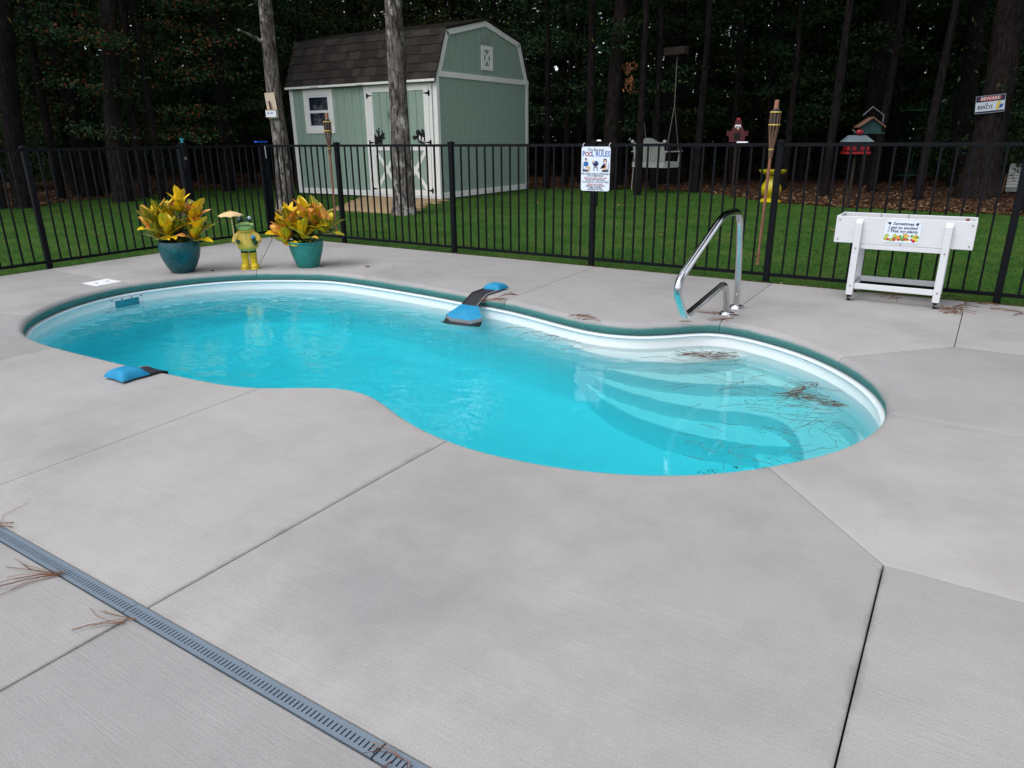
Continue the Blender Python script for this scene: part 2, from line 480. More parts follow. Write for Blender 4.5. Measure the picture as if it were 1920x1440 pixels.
# ------------------------------------------------------------------ mesh helpers
class MB:
    def __init__(s):
        s.v, s.f, s.uv = [], [], {}

    def add(s, vs, fs):
        o = len(s.v)
        s.v += [tuple(map(float, p)) for p in vs]
        s.f += [tuple(i + o for i in f) for f in fs]
        return s

    def box(s, c, sz, rot=None):
        x, y, z = (k / 2 for k in sz)
        p = [Vector(q) for q in ((-x, -y, -z), (x, -y, -z), (x, y, -z), (-x, y, -z), (-x, -y, z), (x, -y, z), (x, y, z), (-x, y, z))]
        if rot is not None:
            p = [rot @ q for q in p]
        c = Vector(c)
        return s.add([q + c for q in p], [(3, 2, 1, 0), (4, 5, 6, 7), (0, 1, 5, 4), (1, 2, 6, 5), (2, 3, 7, 6), (3, 0, 4, 7)])

    def bx(s, x0, x1, y0, y1, z0, z1):
        return s.box(((x0 + x1) / 2, (y0 + y1) / 2, (z0 + z1) / 2), (abs(x1 - x0), abs(y1 - y0), abs(z1 - z0)))

    def bar(s, a, b, w, d, up=(0, 0, 1)):
        a, b = Vector(a), Vector(b)
        t = (b - a)
        L = t.length
        t.normalize()
        upv = Vector(up)
        sx = t.cross(upv)
        if sx.length < 1e-5:
            sx = t.cross(Vector((0, 1, 0)))
        sx.normalize()
        sy = sx.cross(t)
        rot = Matrix((sx, sy, t)).transposed()
        return s.box((a + b) / 2, (w, d, L), rot)

    def tube(s, pts, rad, seg=8, cap=True):
        pts = [Vector(p) for p in pts]
        if not hasattr(rad, '__len__'):
            rad = [rad] * len(pts)
        n = len(pts)
        ref = None
        vs, fs = [], []
        for i, p in enumerate(pts):
            t = (pts[min(i + 1, n - 1)] - pts[max(i - 1, 0)]).normalized()
            if ref is None:
                ref = t.orthogonal().normalized()
            ref = (ref - t * ref.dot(t)).normalized()
            bi = t.cross(ref)
            for k in range(seg):
                a = 2 * math.pi * k / seg
                vs.append(p + (ref * math.cos(a) + bi * math.sin(a)) * rad[i])
        for i in range(n - 1):
            for k in range(seg):
                k2 = (k + 1) % seg
                fs.append((i * seg + k, i * seg + k2, (i + 1) * seg + k2, (i + 1) * seg + k))
        if cap:
            fs.append(tuple(range(seg))[::-1])
            fs.append(tuple((n - 1) * seg + k for k in range(seg)))
        return s.add(vs, fs)

    def lathe(s, prof, seg=24, c=(0, 0, 0), cap=True, sx=1.0, sy=1.0):
        vs, fs = [], []
        for r, z in prof:
            for k in range(seg):
                a = 2 * math.pi * k / seg
                vs.append((c[0] + r * math.cos(a) * sx, c[1] + r * math.sin(a) * sy, c[2] + z))
        for i in range(len(prof) - 1):
            for k in range(seg):
                k2 = (k + 1) % seg
                fs.append((i * seg + k, i * seg + k2, (i + 1) * seg + k2, (i + 1) * seg + k))
        if cap:
            fs.append(tuple(range(seg))[::-1])
            fs.append(tuple((len(prof) - 1) * seg + k for k in range(seg)))
        return s.add(vs, fs)

    def ball(s, c, r, seg=16, rings=10, rot=None):
        if not hasattr(r, '__len__'):
            r = (r, r, r)
        vs, fs = [], []
        for i in range(rings + 1):
            a = math.pi * i / rings
            for k in range(seg):
                q = 2 * math.pi * k / seg
                p = Vector((math.sin(a) * math.cos(q) * r[0], math.sin(a) * math.sin(q) * r[1], -math.cos(a) * r[2]))
                if rot is not None:
                    p = rot @ p
                vs.append(p + Vector(c))
        for i in range(rings):
            for k in range(seg):
                k2 = (k + 1) % seg
                fs.append((i * seg + k, i * seg + k2, (i + 1) * seg + k2, (i + 1) * seg + k))
        return s.add(vs, fs)

    def prism(s, poly, z0, z1):
        n = len(poly)
        vs = [(x, y, z0) for x, y in poly] + [(x, y, z1) for x, y in poly]
        fs = [tuple(range(n))[::-1], tuple(range(n, 2 * n))]
        fs += [(i, (i + 1) % n, n + (i + 1) % n, n + i) for i in range(n)]
        return s.add(vs, fs)

    def plate(s, poly, y, t):
        """outline in the XZ plane, thickness t towards -Y from y"""
        n = len(poly)
        vs = [(x, y, z) for x, z in poly] + [(x, y - t, z) for x, z in poly]
        fs = [tuple(range(n))[::-1], tuple(range(n, 2 * n))]
        fs += [(i, (i + 1) % n, n + (i + 1) % n, n + i) for i in range(n)]
        return s.add(vs, fs)

    def mesh(s, name, mt, smooth=False, bevel=0.0, fix=True):
        me = bpy.data.meshes.new(name)
        me.from_pydata(s.v, [], s.f)
        if fix or bevel:
            bm = bmesh.new()
            bm.from_mesh(me)
            if smooth:
                bmesh.ops.remove_doubles(bm, verts=bm.verts, dist=1e-6)
            bmesh.ops.recalc_face_normals(bm, faces=bm.faces)
            if bevel:
                bmesh.ops.bevel(bm, geom=list(bm.edges), offset=bevel, segments=1, affect='EDGES', clamp_overlap=True)
            bm.to_mesh(me)
            bm.free()
        if mt is not None:
            me.materials.append(mt)
        if smooth:
            me.polygons.foreach_set('use_smooth', [True] * len(me.polygons))
            try:
                me.set_sharp_from_angle(angle=R_(50))
            except Exception:
                pass
        return me

    def build(s, name, mt, parent=None, smooth=False, bevel=0.0, loc=None, fix=True):
        return link(name, s.mesh(name, mt, smooth, bevel, fix), parent, loc)


def link(name, me, parent=None, loc=None, rot=None):
    o = bpy.data.objects.new(name, me)
    COL.objects.link(o)
    if parent is not None:
        o.parent = parent
    if loc is not None:
        o.location = loc
    if rot is not None:
        o.rotation_euler = rot
    return o


def tag(o, label=None, cat=None, group=None, kind=None):
    if label:
        o['label'] = label
    if cat:
        o['category'] = cat
    if group:
        o['group'] = group
    if kind:
        o['kind'] = kind
    return o


def thing(name, label, cat, loc=(0, 0, 0), rotz=0.0, group=None):
    o = bpy.data.objects.new(name, None)
    COL.objects.link(o)
    o.location = [float(k) for k in loc]
    o.rotation_euler = (0, 0, rotz)
    return tag(o, label, cat, group)


def quads_mesh(name, P, mt):
    """P: (n,4,3) loose quads, built with numpy"""
    n = len(P)
    me = bpy.data.meshes.new(name)
    me.vertices.add(n * 4)
    me.vertices.foreach_set('co', np.ascontiguousarray(P, dtype=np.float32).reshape(-1))
    me.loops.add(n * 4)
    me.loops.foreach_set('vertex_index', np.arange(n * 4, dtype=np.int32))
    me.polygons.add(n)
    me.polygons.foreach_set('loop_start', np.arange(0, n * 4, 4, dtype=np.int32))
    me.update()
    me.validate()
    me.materials.append(mt)
    return me


def text(body, size, mt, parent, loc, rot=(R_(90), 0, 0), name='lettering', align='CENTER', depth=0.0006, shear=0.0, bold=0.0, sx=1.0):
    cu = bpy.data.curves.new('lettering', 'FONT')
    cu.body = body
    cu.size = size
    cu.align_x = align
    cu.align_y = 'CENTER'
    cu.extrude = depth
    cu.shear = shear
    cu.offset = bold
    cu.resolution_u = 2
    tmp = bpy.data.objects.new('tmp_text', cu)
    COL.objects.link(tmp)
    dg = bpy.context.evaluated_depsgraph_get()
    me = bpy.data.meshes.new_from_object(tmp.evaluated_get(dg))
    bpy.data.objects.remove(tmp)
    bpy.data.curves.remove(cu)
    me.materials.clear()
    me.materials.append(mt)
    o = link(name, me, parent, loc, rot)
    o.scale = (sx, 1, 1)
    return o


def face_cam(p):
    return math.atan2(-p[0], p[1])


def bearing(p):
    """bearing of a place from the camera, counted from the view axis, and its distance"""
    q = p[0] * EX + p[1] * EY
    return math.atan2(q[0], q[1]), math.hypot(q[0], q[1])


def AL(x, y):
    return np.array([x * EX[0] + y * EX[1], x * EY[0] + y * EY[1]])


# ================================================================== POOL
_O = [(43.7, 620), (48.3, 608), (63.3, 595), (81.7, 585.8), (108.3, 573.3), (141.7, 561.7), (183.3, 550), (225, 540.8), (260, 535), (316.7, 527.5), (366.7, 521.7), (433.3, 516.3), (468.3, 515), (533.3, 514.2), (616.7, 515.8), (680, 524.2), (733, 532.5), (800, 543.3), (875, 557.5), (941.7, 568.3), (996.7, 581.7), (1046.7, 595), (1088.3, 605.8), (1130, 613.3), (1196.7, 618.3), (1246.7, 615.8), (1296.7, 611.7), (1343.3, 607.5), (1371.7, 613.3), (1430, 626.5), (1480, 641), (1516.6, 653), (1561.4, 672.5), (1604, 695.8), (1633.3, 717.2), (1652.7, 738.6), (1664.4, 761.9), (1665.4, 774.5), (1662.4, 789.1), (1654.7, 800.8), (1643, 811.5), (1619.7, 828), (1590.5, 843.6), (1561.4, 855.2), (1516.6, 866.9), (1440.8, 882.4), (1360, 895), (1293, 899.3), (1226.7, 900.7), (1176.7, 899), (1093, 891), (1026.7, 881.7), (960, 868.3), (893, 852.7), (860, 842.7), (825, 827.5), (775, 802.5), (750, 787.5), (730, 767.5), (710, 750), (687.5, 740), (650, 733), (612.5, 731.8), (550, 733.3), (512.5, 736.3), (480, 737), (437.5, 731.3), (400, 723.8), (341.7, 711.7), (300, 702.5), (250, 693.3), (191.7, 678.3), (133.3, 664.2), (95, 654.2), (66.7, 643.3), (50, 636.7), (43.7, 631.7)]
P0 = np.array([G(x, y, -0.035)[:2] for x, y in _O])


def resample(P, n, closed=True):
    Q = np.vstack([P, P[:1]]) if closed else P
    s = np.concatenate([[0], np.cumsum(np.linalg.norm(np.diff(Q, axis=0), axis=1))])
    t = np.linspace(0, s[-1], n, endpoint=not closed)
    return np.stack([np.interp(t, s, Q[:, k]) for k in (0, 1)], 1)


def smooth_ring(P, it):
    for _ in range(it):
        P = 0.5 * P + 0.25 * np.roll(P, 1, 0) + 0.25 * np.roll(P, -1, 0)
    return P


OUTL = resample(smooth_ring(resample(P0, 300), 14), 220)


def ring_normals(P):
    t = np.roll(P, -1, 0) - np.roll(P, 1, 0)
    t /= np.linalg.norm(t, axis=1)[:, None]
    return np.stack([t[:, 1], -t[:, 0]], 1)      # clockwise ring: this points into the pool


N_IN = ring_normals(smooth_ring(OUTL, 8))


def ring(inset, sm=0):
    P = OUTL + N_IN * inset
    if sm:
        P = smooth_ring(P, sm)
    return P


WATER_Z = -0.192


def floor_z(x):
    return -1.36 + 0.17 * (x + 1.0) / 5.5 if x < -1.0 else -1.36


pool = thing('swimming_pool', 'kidney shaped white pool filled with turquoise water', 'pool', (0, 0, 0))
prof = [(-0.098, -0.05, 0), (-0.098, 0.010, 0), (-0.108, 0.014, 0), (-0.114, 0.004, 0), (-0.122, -0.006, 0), (-0.25, 0.000, 0), (-0.5, 0.02, 1), (-0.72, 0.045, 3)]
mb = MB()
n_ = len(OUTL)
rings = [(ring(i, s), [z] * n_) for z, i, s in prof]
for fr, ins, s in ((0.72, 0.06, 4), (0.86, 0.11, 6), (0.95, 0.16, 8), (0.985, 0.22, 10), (1.0, 0.30, 12)):
    P = ring(ins, s)
    rings.append((P, [min(-0.74 - 0.02 * fr, floor_z(p[0]) * fr) for p in P]))
vs, fs = [], []
for P, zz in rings:
    vs += [(p[0], p[1], z) for p, z in zip(P, zz)]
for i in range(len(rings) - 1):
    for k in range(n_):
        k2 = (k + 1) % n_
        fs.append((i * n_ + k, (i + 1) * n_ + k, (i + 1) * n_ + k2, i * n_ + k2))
mb.add(vs, fs)
lipv = MB()
lipv.v = mb.v
lipv.f = [f for f in mb.f if f[0] < 4 * n_]
mb.f = [f for f in mb.f if f[0] >= 4 * n_]
mb.f.append(tuple((len(rings) - 1) * n_ + k for k in range(n_))[::-1])


def compact(b):
    u = sorted({i for f in b.f for i in f})
    mp_ = {o: i for i, o in enumerate(u)}
    b.v = [b.v[i] for i in u]
    b.f = [tuple(mp_[i] for i in f) for f in b.f]
    return b


compact(MB()).v
c1 = MB(); c1.v, c1.f = mb.v[:], mb.f[:]
c2 = MB(); c2.v, c2.f = lipv.v[:], lipv.f[:]
compact(c1).build('shell', M['shell'], pool, smooth=True, fix=False)
compact(c2).build('rim', M['lip'], pool, smooth=True, fix=False)


# steps: curved treads fanning out from the far wall, each a solid with a rounded nose
def refr(px, py, z):
    d = ray(px, py)
    d = d / np.linalg.norm(d)
    s = G(px, py, WATER_Z)
    r = 1 / 1.333
    c = -d[2]
    t = r * d + np.array([0, 0, r * c - math.sqrt(1 - r * r * (1 - c * c))])
    return s + t * ((z - WATER_Z) / t[2])


def nearest(p):
    return int(np.argmin(((OUTL - np.asarray(p)[:2]) ** 2).sum(1)))


def step(front, z, bottom, back, lab=None):
    """front: tread edge as seen in the photograph; back: 'wall' closes it along the pool wall"""
    F = np.array([refr(x, y, z)[:2] for x, y in front])
    F = resample(F, 26, False)
    for _ in range(3):
        F[1:-1] = 0.5 * F[1:-1] + 0.25 * F[:-2] + 0.25 * F[2:]
    a, b_ = nearest(F[0]), nearest(F[-1])
    W_ = ring(-0.03)
    idx = []
    k = b_
    while k != a:                                   # back along the wall, against the ring
        idx.append(k)
        k = (k - 1) % n_
    idx.append(a)
    back_pts = [W_[i] for i in idx]
    # nose profile along the front edge
    t = np.gradient(F, axis=0)
    t /= np.linalg.norm(t, axis=1)[:, None]
    nr = np.stack([t[:, 1], -t[:, 0]], 1)           # to the right of the edge, away from the tread
    c = np.mean(np.array(back_pts), 0)
    if ((F.mean(0) - c) @ nr.mean(0)) < 0:
        nr = -nr
    levels = [(0.0, -0.016), (-0.003, -0.006), (-0.009, -0.001), (-0.018, 0.0), (-0.06, 0.0), (-0.16, 0.004), (bottom - z, 0.010)]
    b = MB()
    nf, nb = len(F), len(back_pts)
    for dz, off in levels:
        b.v += [(p[0] + q[0] * off, p[1] + q[1] * off, z + dz) for p, q in zip(F, nr)]
        b.v += [(p[0], p[1], z + dz) for p in back_pts]
    tot = nf + nb
    b.f.append(tuple(range(tot)))
    for i in range(len(levels) - 1):
        for k in range(tot):
            k2 = (k + 1) % tot
            b.f.append((i * tot + k, i * tot + k2, (i + 1) * tot + k2, (i + 1) * tot + k))
    return b


T1 = [(1050, 632), (1062, 641), (1080, 651.7), (1130, 668), (1196.7, 674.5), (1230, 678.3), (1280, 680.8), (1330, 678.3), (1372, 673), (1420, 664)]
T2 = [(1056, 650), (1068, 656.7), (1088, 670), (1113, 682.5), (1146.7, 694), (1196.7, 704), (1230, 710.8), (1280, 718.3), (1330, 720.8), (1396.7, 720.8), (1466, 719), (1500, 727), (1540, 741), (1580, 765), (1606, 790), (1612, 812), (1606, 840)]
T3 = [(1056, 665), (1068, 675), (1096.7, 698.3), (1121.7, 713.3), (1155, 728.3), (1196.7, 743), (1230, 750.8), (1296.7, 762.5), (1346.7, 769.2), (1400, 773.6), (1444.7, 775.5), (1466, 784), (1485.6, 800.8), (1498, 816), (1505, 834), (1507, 853), (1505, 880)]
T4 = [(1068, 690), (1085, 711.7), (1113, 735), (1130, 748.3), (1146.7, 758.3), (1176.7, 775), (1226.7, 795), (1293, 813.3), (1360, 826.7), (1426.7, 834.3), (1500, 839)]
T5 = [(1520, 842), (1417, 843), (1416, 852), (1422, 868), (1424, 890)]
step(T1, -0.285, -1.7, 'wall').build('step', M['shell'], pool, smooth=True)
step(T2, -0.555, -1.7, 'wall').build('step', M['shell'], pool, smooth=True)
step(T3, -0.805, -1.7, 'wall').build('step', M['shell'], pool, smooth=True)
step(T4, -1.035, -1.7, 'wall').build('step', M['shell'], pool, smooth=True)
step(T5, -1.18, -1.7, 'wall').build('bench', M['shell'], pool, smooth=True)

# skimmer mouth and return fitting on the far wall
sk = G(242, 567, -0.165)
si = nearest(sk)
sp, sn = OUTL[si], N_IN[si]
ang = math.atan2(sn[0], -sn[1])                  # local -Y points into the pool
sko = thing('skimmer', None, None, (sp[0] + sn[0] * 0.012, sp[1] + sn[1] * 0.012, 0), ang)
sko.parent = pool
fr = MB()
fr.bx(-0.17, 0.17, -0.008, 0.03, -0.142, -0.122).bx(-0.17, -0.125, -0.008, 0.03, -0.29, -0.142).bx(0.125, 0.17, -0.008, 0.03, -0.29, -0.142).bx(-0.17, 0.17, -0.008, 0.03, -0.31, -0.29)
fo = fr.build('skimmer_frame', M['white_plastic'], sko)
b = MB()
for x, z in ((-0.15, -0.132), (-0.05, -0.132), (0.05, -0.132), (0.15, -0.132), (-0.148, -0.20), (0.148, -0.20)):
    b.tube([(x, -0.008, z), (x, -0.011, z)], 0.0075, 8)
b.build('screw', M['black_gap'], sko)
b = MB()
b.bx(-0.125, 0.125, 0.0, 0.003, -0.29, -0.142)
b.build('weir_door', M['teal_plastic'], sko)
rj = refr(258, 590.5, -0.33)
ri = nearest(rj)
rp, rn = OUTL[ri] + N_IN[ri] * 0.012, N_IN[ri]
b = MB()
b.tube([(rp[0], rp[1], -0.34), (rp[0] + rn[0] * 0.015, rp[1] + rn[1] * 0.015, -0.34)], 0.045, 16)
b.build('return_fitting', M['white_plastic'], pool, smooth=True)
b = MB()
b.tube([(rp[0] + rn[0] * 0.012, rp[1] + rn[1] * 0.012, -0.34), (rp[0] + rn[0] * 0.019, rp[1] + rn[1] * 0.019, -0.34)], 0.018, 12)
b.build('return_nozzle', M['black_gap'], pool, smooth=True)

# the water itself: a closed body reaching below the shell
wr = ring(-0.02)
b = MB()
b.prism([tuple(p) for p in wr[::-1]], -2.3, WATER_Z)
tag(b.build('pool_water', M['water'], None, fix=True), kind='structure')

# ================================================================== DECK
DX0, DX1, DY0, DY1 = -8.50, 4.2, -4.5, 6.95
DRA, DRB = 0.872, 0.926                            # the slot of the drain channel
joints = {'a': (-5.13, 2.28), 'b': (-6.28, 2.66), 'c': (-6.86, 3.85), 'd': (-6.24, 4.74), 'e': (-5.12, 5.24), 'f': (-3.28, 5.03),
          'g': (-1.49, 5.2), 'h': (-0.60, 4.70), 'i': (-0.19, 3.81), 'j': (-0.55, 2.86), 'k': (-1.90, 2.40), 'l': (-3.19, 2.44)}
ji = {k: nearest(v) for k, v in joints.items()}
deck = thing('pool_deck', None, None)
deck['kind'] = 'structure'
RB, LV = 0.05, [0, -0.0012, -0.004, -0.009, -0.016, -0.026, -0.038, -0.05, -0.062, -0.075, -0.088, -0.1]


def inset_of(kind, z):
    if kind == 'a':
        return RB - math.sqrt(max(0.0, RB * RB - (z + RB) ** 2))
    r = 0.005
    return 0.0020 + (r - math.sqrt(max(0, r * r - (z + r) ** 2)) if z > -r else 0)


def slab(poly, kinds):
    n = len(poly)
    P = np.array(poly, float)
    E = np.roll(P, -1, 0) - P
    E /= np.linalg.norm(E, axis=1)[:, None]
    L = np.stack([-E[:, 1], E[:, 0]], 1)             # left of the edge: inside of a counter-clockwise slab
    b = MB()
    for z in LV:
        for i in range(n):
            j = (i - 1) % n
            d0, d1 = inset_of(kinds[j], z), inset_of(kinds[i], z)
            n0, n1 = L[j], L[i]
            cr = n0[0] * n1[1] - n0[1] * n1[0]
            if abs(cr) < 0.12:
                q = P[i] + (n0 * d0 + n1 * d1) / 2
            else:
                # point with n0.q = d0 and n1.q = d1
                x = (d0 * n1[1] - d1 * n0[1]) / cr
                y = (n0[0] * d1 - n1[0] * d0) / cr
                q = P[i] + np.array([x, y])
            b.v.append((q[0], q[1], z))
    b.f.append(tuple(range(n)))
    for k in range(len(LV) - 1):
        for i in range(n):
            i2 = (i + 1) % n
            b.f.append((k * n + i, (k + 1) * n + i, (k + 1) * n + i2, k * n + i2))
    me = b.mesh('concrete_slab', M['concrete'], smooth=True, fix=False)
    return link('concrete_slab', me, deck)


def pool_slab(a, b_, outer):
    arc = []
    k = ji[a]
    while k != ji[b_]:
        arc.append(tuple(OUTL[k]))
        k = (k + 1) % n_
    arc.append(tuple(OUTL[ji[b_]]))
    poly = arc + list(outer)
    kinds = ['a'] * (len(arc) - 1) + ['j'] * (len(outer) + 1)
    slab(poly, kinds)


N1, N2 = (0.05, 5.36), (-0.05, 2.33)
pool_slab('b', 'c', [(DX0, 3.85), (DX0, 2.05)])
pool_slab('c', 'd', [(DX0, DY1), (DX0, 3.85)])
pool_slab('d', 'e', [(-5.16, DY1), (DX0, DY1)])
pool_slab('e', 'f', [(-3.34, DY1), (-5.16, DY1)])
pool_slab('f', 'g', [(-1.49, DY1), (-3.34, DY1)])
pool_slab('g', 'h', [N1, (0.08, DY1), (-1.49, DY1)])
pool_slab('h', 'i', [(DX1, 3.79), (DX1, 5.36), N1])
pool_slab('i', 'j', [N2, (DX1, 2.33), (DX1, 3.79)])
pool_slab('j', 'k', [(-1.90, DRB), (-0.05, DRB), N2])
pool_slab('k', 'l', [(-3.18, DRB), (-1.90, DRB)])
pool_slab('l', 'a', [(-5.13, DRB), (-3.18, DRB)])
pool_slab('a', 'b', [(DX0, 2.05), (DX0, DRB), (-5.13, DRB)])


def rect(x0, x1, y0, y1):
    slab([(x0, y0), (x1, y0), (x1, y1), (x0, y1)], ['j'] * 4)


slab([N1, (DX1, 5.36), (DX1, DY1), (0.08, DY1)], ['j'] * 4)
rect(-0.05, DX1, DRB, 2.33)
for x0, x1 in ((DX0, -5.13), (-5.13, -3.18), (-3.18, -1.90), (-1.90, -0.05), (-0.05, DX1)):
    rect(x0, x1, -1.8, DRA)
    rect(x0, x1, DY0, -1.8)

bm = bmesh.new()
hole = [bm.verts.new((p[0], p[1], -0.099)) for p in ring(-0.06)]
rim = [bm.verts.new(p) for p in ((DX0 + .01, DY0, -0.099), (DX1, DY0, -0.099), (DX1, DY1 - .01, -0.099), (DX0 + .01, DY1 - .01, -0.099))]
es = [bm.edges.new((L_[i], L_[(i + 1) % len(L_)])) for L_ in (hole, rim) for i in range(len(L_))]
bmesh.ops.triangle_fill(bm, use_beauty=True, use_dissolve=False, edges=es)
me = bpy.data.meshes.new('deck_bed')
bm.to_mesh(me)
bm.free()
me.materials.append(M['soil'])
tag(link('deck_bed', me), kind='structure')

# trench drain in the slot: grey grate with a row of slots over a dark channel
drain = thing('trench_drain', 'narrow grey slotted drain channel set into the concrete deck', 'drain', (0, 0, 0))
P_ = 0.0148


def grate(x0, x1):
    b = MB()
    ya, yb = DRA + 0.003, DRB - 0.003
    sa, sb = ya + 0.011, yb - 0.014
    b.bx(x0, x1, ya, sa, -0.012, -0.002)
    b.bx(x0, x1, sb, yb, -0.012, -0.002)
    n = int((x1 - x0) / P_)
    sl = 0.0048
    for i in range(n + 1):
        c0 = x0 + i * P_ + (sl / 2 if i else 0)
        c1 = min(x1, x0 + (i + 1) * P_ - sl / 2)
        if c1 > c0:
            b.bx(c0, c1, sa, sb, -0.0119, -0.0023)
    b.build('grate', M['grey_plastic'], drain)


for x0, x1 in ((-4.95, -3.95), (-3.947, -2.947), (-2.944, -1.947), (-1.944, -0.949), (-0.943, 0.05), (0.053, 1.05)):
    grate(x0, x1)
b = MB()
b.bx(-8.4, 4.1, DRA + 0.001, DRB - 0.001, -0.09, -0.05)
b.build('channel', M['black_gap'], drain)
b = MB()
b.bx(-8.4, -4.953, DRA + 0.003, DRB - 0.003, -0.012, -0.002).bx(1.053, 4.1, DRA + 0.003, DRB - 0.003, -0.012, -0.002)
b.build('cover_strip', M['grey_plastic'], drain)

# ================================================================== GROUND
BIG = 260
b = MB()
for x0, x1, y0, y1 in ((-BIG, BIG, DY1 - 0.02, BIG), (-BIG, DX0 + 0.02, -BIG, DY1 - 0.02), (DX1 - 0.02, BIG, -BIG, DY1 - 0.02), (DX0 + 0.02, DX1 - 0.02, -BIG, DY0 + 0.02)):
    b.add([(x0, y0, -0.03), (x1, y0, -0.03), (x1, y1, -0.03), (x0, y1, -0.03)], [(0, 1, 2, 3)])
tag(b.build('lawn', M['lawn'], fix=False), kind='structure')
MUL = [(-18, 3), (-14, 11), (-11.04, 15.79), (-10.48, 15.98), (-10.57, 17.53), (-9.73, 18.92), (-9.17, 20.81), (-8.43, 22.08), (-6.99, 23.16), (-3, 22.2), (0.64, 20.38), (3.53, 19.99), (4.95, 18.22), (5.53, 15.64), (6.37, 14.42), (7.39, 13.55), (8.83, 12.45), (12, 9), (20, 3)]
mul = np.array([AL(*p) for p in MUL])
mul_w = resample(mul, 160, False)
mul_w[2:-2] += rng.normal(0, 0.05, (156, 2))
b = MB()
far_w = [p / math.hypot(*p) * 230 for p in mul_w]
b.v = [(p[0], p[1], -0.024) for p in mul_w] + [(p[0], p[1], -0.024) for p in far_w]
k_n = len(mul_w)
b.f = [(i, k_n + i, k_n + i + 1, i + 1) for i in range(k_n - 1)]
me = b.mesh('mulch', M['straw'], fix=False)
if me.polygons[20].normal.z < 0:
    me.flip_normals()
tag(link('mulch_ground', me), kind='structure')
mb_ang = np.array([math.atan2(x, y) for x, y in MUL])
mb_dst = np.array([math.hypot(x, y) for x, y in MUL])


def diamonds(C, l, w, up_bias=1.0, droop=0.0):
    n = len(C)
    nr = rng.normal(0, 1, (n, 3))
    nr[:, 2] = np.abs(nr[:, 2]) + up_bias
    nr /= np.linalg.norm(nr, axis=1)[:, None]
    d = rng.normal(0, 1, (n, 3))
    d[:, 2] -= droop
    u = d - nr * (d * nr).sum(1)[:, None]
    u /= np.linalg.norm(u, axis=1)[:, None]
    v = np.cross(nr, u)
    l = (l * rng.uniform(0.7, 1.3, n))[:, None]
    w = (w * rng.uniform(0.7, 1.3, n))[:, None]
    return np.stack([C - u * l / 2, C + v * w / 2 + u * l * 0.05, C + u * l / 2, C - v * w / 2 + u * l * 0.05], 1)


# grass blades on the lawn in view
n = 330000
an = rng.uniform(-0.68, 0.66, n)
dm_ = np.interp(an, mb_ang, mb_dst)
ds = rng.uniform(5.6 ** 1.5, 22.5 ** 1.5, n) ** (1 / 1.5)
xo, yo = np.sin(an) * ds, np.cos(an) * ds
X = xo * EX[0] + yo * EX[1]
Y = xo * EY[0] + yo * EY[1]
ok = (ds < dm_ - 0.02) & ((Y > DY1 + 0.01) | (X < DX0 - 0.01)) & ~((X < -10.3) & (X > -15.1) & (Y > 13.25) & (Y < 17.25))
X, Y = X[ok], Y[ok]
n = len(X)
hgt = rng.uniform(0.012, 0.042, n)
a = rng.uniform(0, 2 * math.pi, n)
w_ = rng.uniform(0.0011, 0.0024, n)
lean = rng.normal(0, 0.024, (n, 2))
base = np.stack([X, Y, np.full(n, -0.032)], 1)
side = np.stack([np.cos(a) * w_, np.sin(a) * w_, np.zeros(n)], 1)
top = base + np.stack([lean[:, 0], lean[:, 1], hgt], 1)
tag(link('lawn_grass', quads_mesh('lawn_grass', np.stack([base - side, base + side, top + side * 0.3, top - side * 0.3], 1), M['grass'])), kind='stuff')
# rough fringe of straw and dead grass along the deck edge under the fence
n = 5000
X = np.where(rng.random(n) < 0.78, rng.uniform(DX0, 3, n), DX0 - np.abs(rng.normal(0, 0.03, n)) - 0.005)
Y = np.where(X >= DX0, DY1 + np.abs(rng.normal(0, 0.035, n)), rng.uniform(0, DY1, n))
P = diamonds(np.stack([X, Y, rng.uniform(-0.028, -0.005, n)], 1), 0.07, 0.006, 2.0)
tag(link('dry_grass', quads_mesh('dry_grass', P, M['litter'])), kind='stuff')
# leaf litter and straw on the mulch
n = 30000
an = rng.uniform(-0.68, 0.68, n)
ds = np.interp(an, mb_ang, mb_dst) + rng.uniform(-0.15, 1, n) ** 2 * 13
xo, yo = np.sin(an) * ds, np.cos(an) * ds
C = np.stack([xo * EX[0] + yo * EX[1], xo * EY[0] + yo * EY[1], rng.uniform(-0.024, 0.015, n)], 1)
tag(link('leaf_litter', quads_mesh('leaf_litter', diamonds(C, 0.085, 0.032, 1.6), M['litter'])), kind='stuff')
# single fallen leaves on the lawn
for px, py, wh in [(457, 386, 'behind the frog, near the mulch edge'), (340, 369, 'left of the gate latch post, far back'), (406, 362, 'between gate latch post and corner post, far back'), (478, 370, 'just left of the thick corner post'), (905, 415, 'in front of the shed gable, nearer one'), (1160, 384, 'right of the rules sign, below it'), (1196, 369, 'below the white swing near the mulch'), (832, 460, 'at the fence below the shed corner'), (915, 443, 'near the fence below the shed gable'), (690, 362, 'beside the tan paver path'), (1345, 446, 'behind the top of the hand rail'), (1690, 418, 'behind the white planter box'), (625, 352, 'under the shed window wall'), (260, 438, 'behind the dark teal pot'), (96, 465, 'by the left fence post'), (1085, 430, 'left of the post under the rules sign'), (1240, 440, 'between rules sign and hand rail'), (1530, 470, 'left of the white planter legs'), (1008, 380, 'by the right corner of the shed gable'), (1560, 430, 'left of the white planter box'), (180, 440, 'between left fence post and dark teal pot')]:
    p = G(px, py, 0.012)
    me = quads_mesh('fallen_leaf', diamonds(np.array([p]), 0.09, 0.055, 2.0), M['leaf_dead'])
    tag(link('fallen_leaf', me), 'small tan fallen leaf on the lawn ' + wh, 'leaf', 'fallen leaves on the lawn')

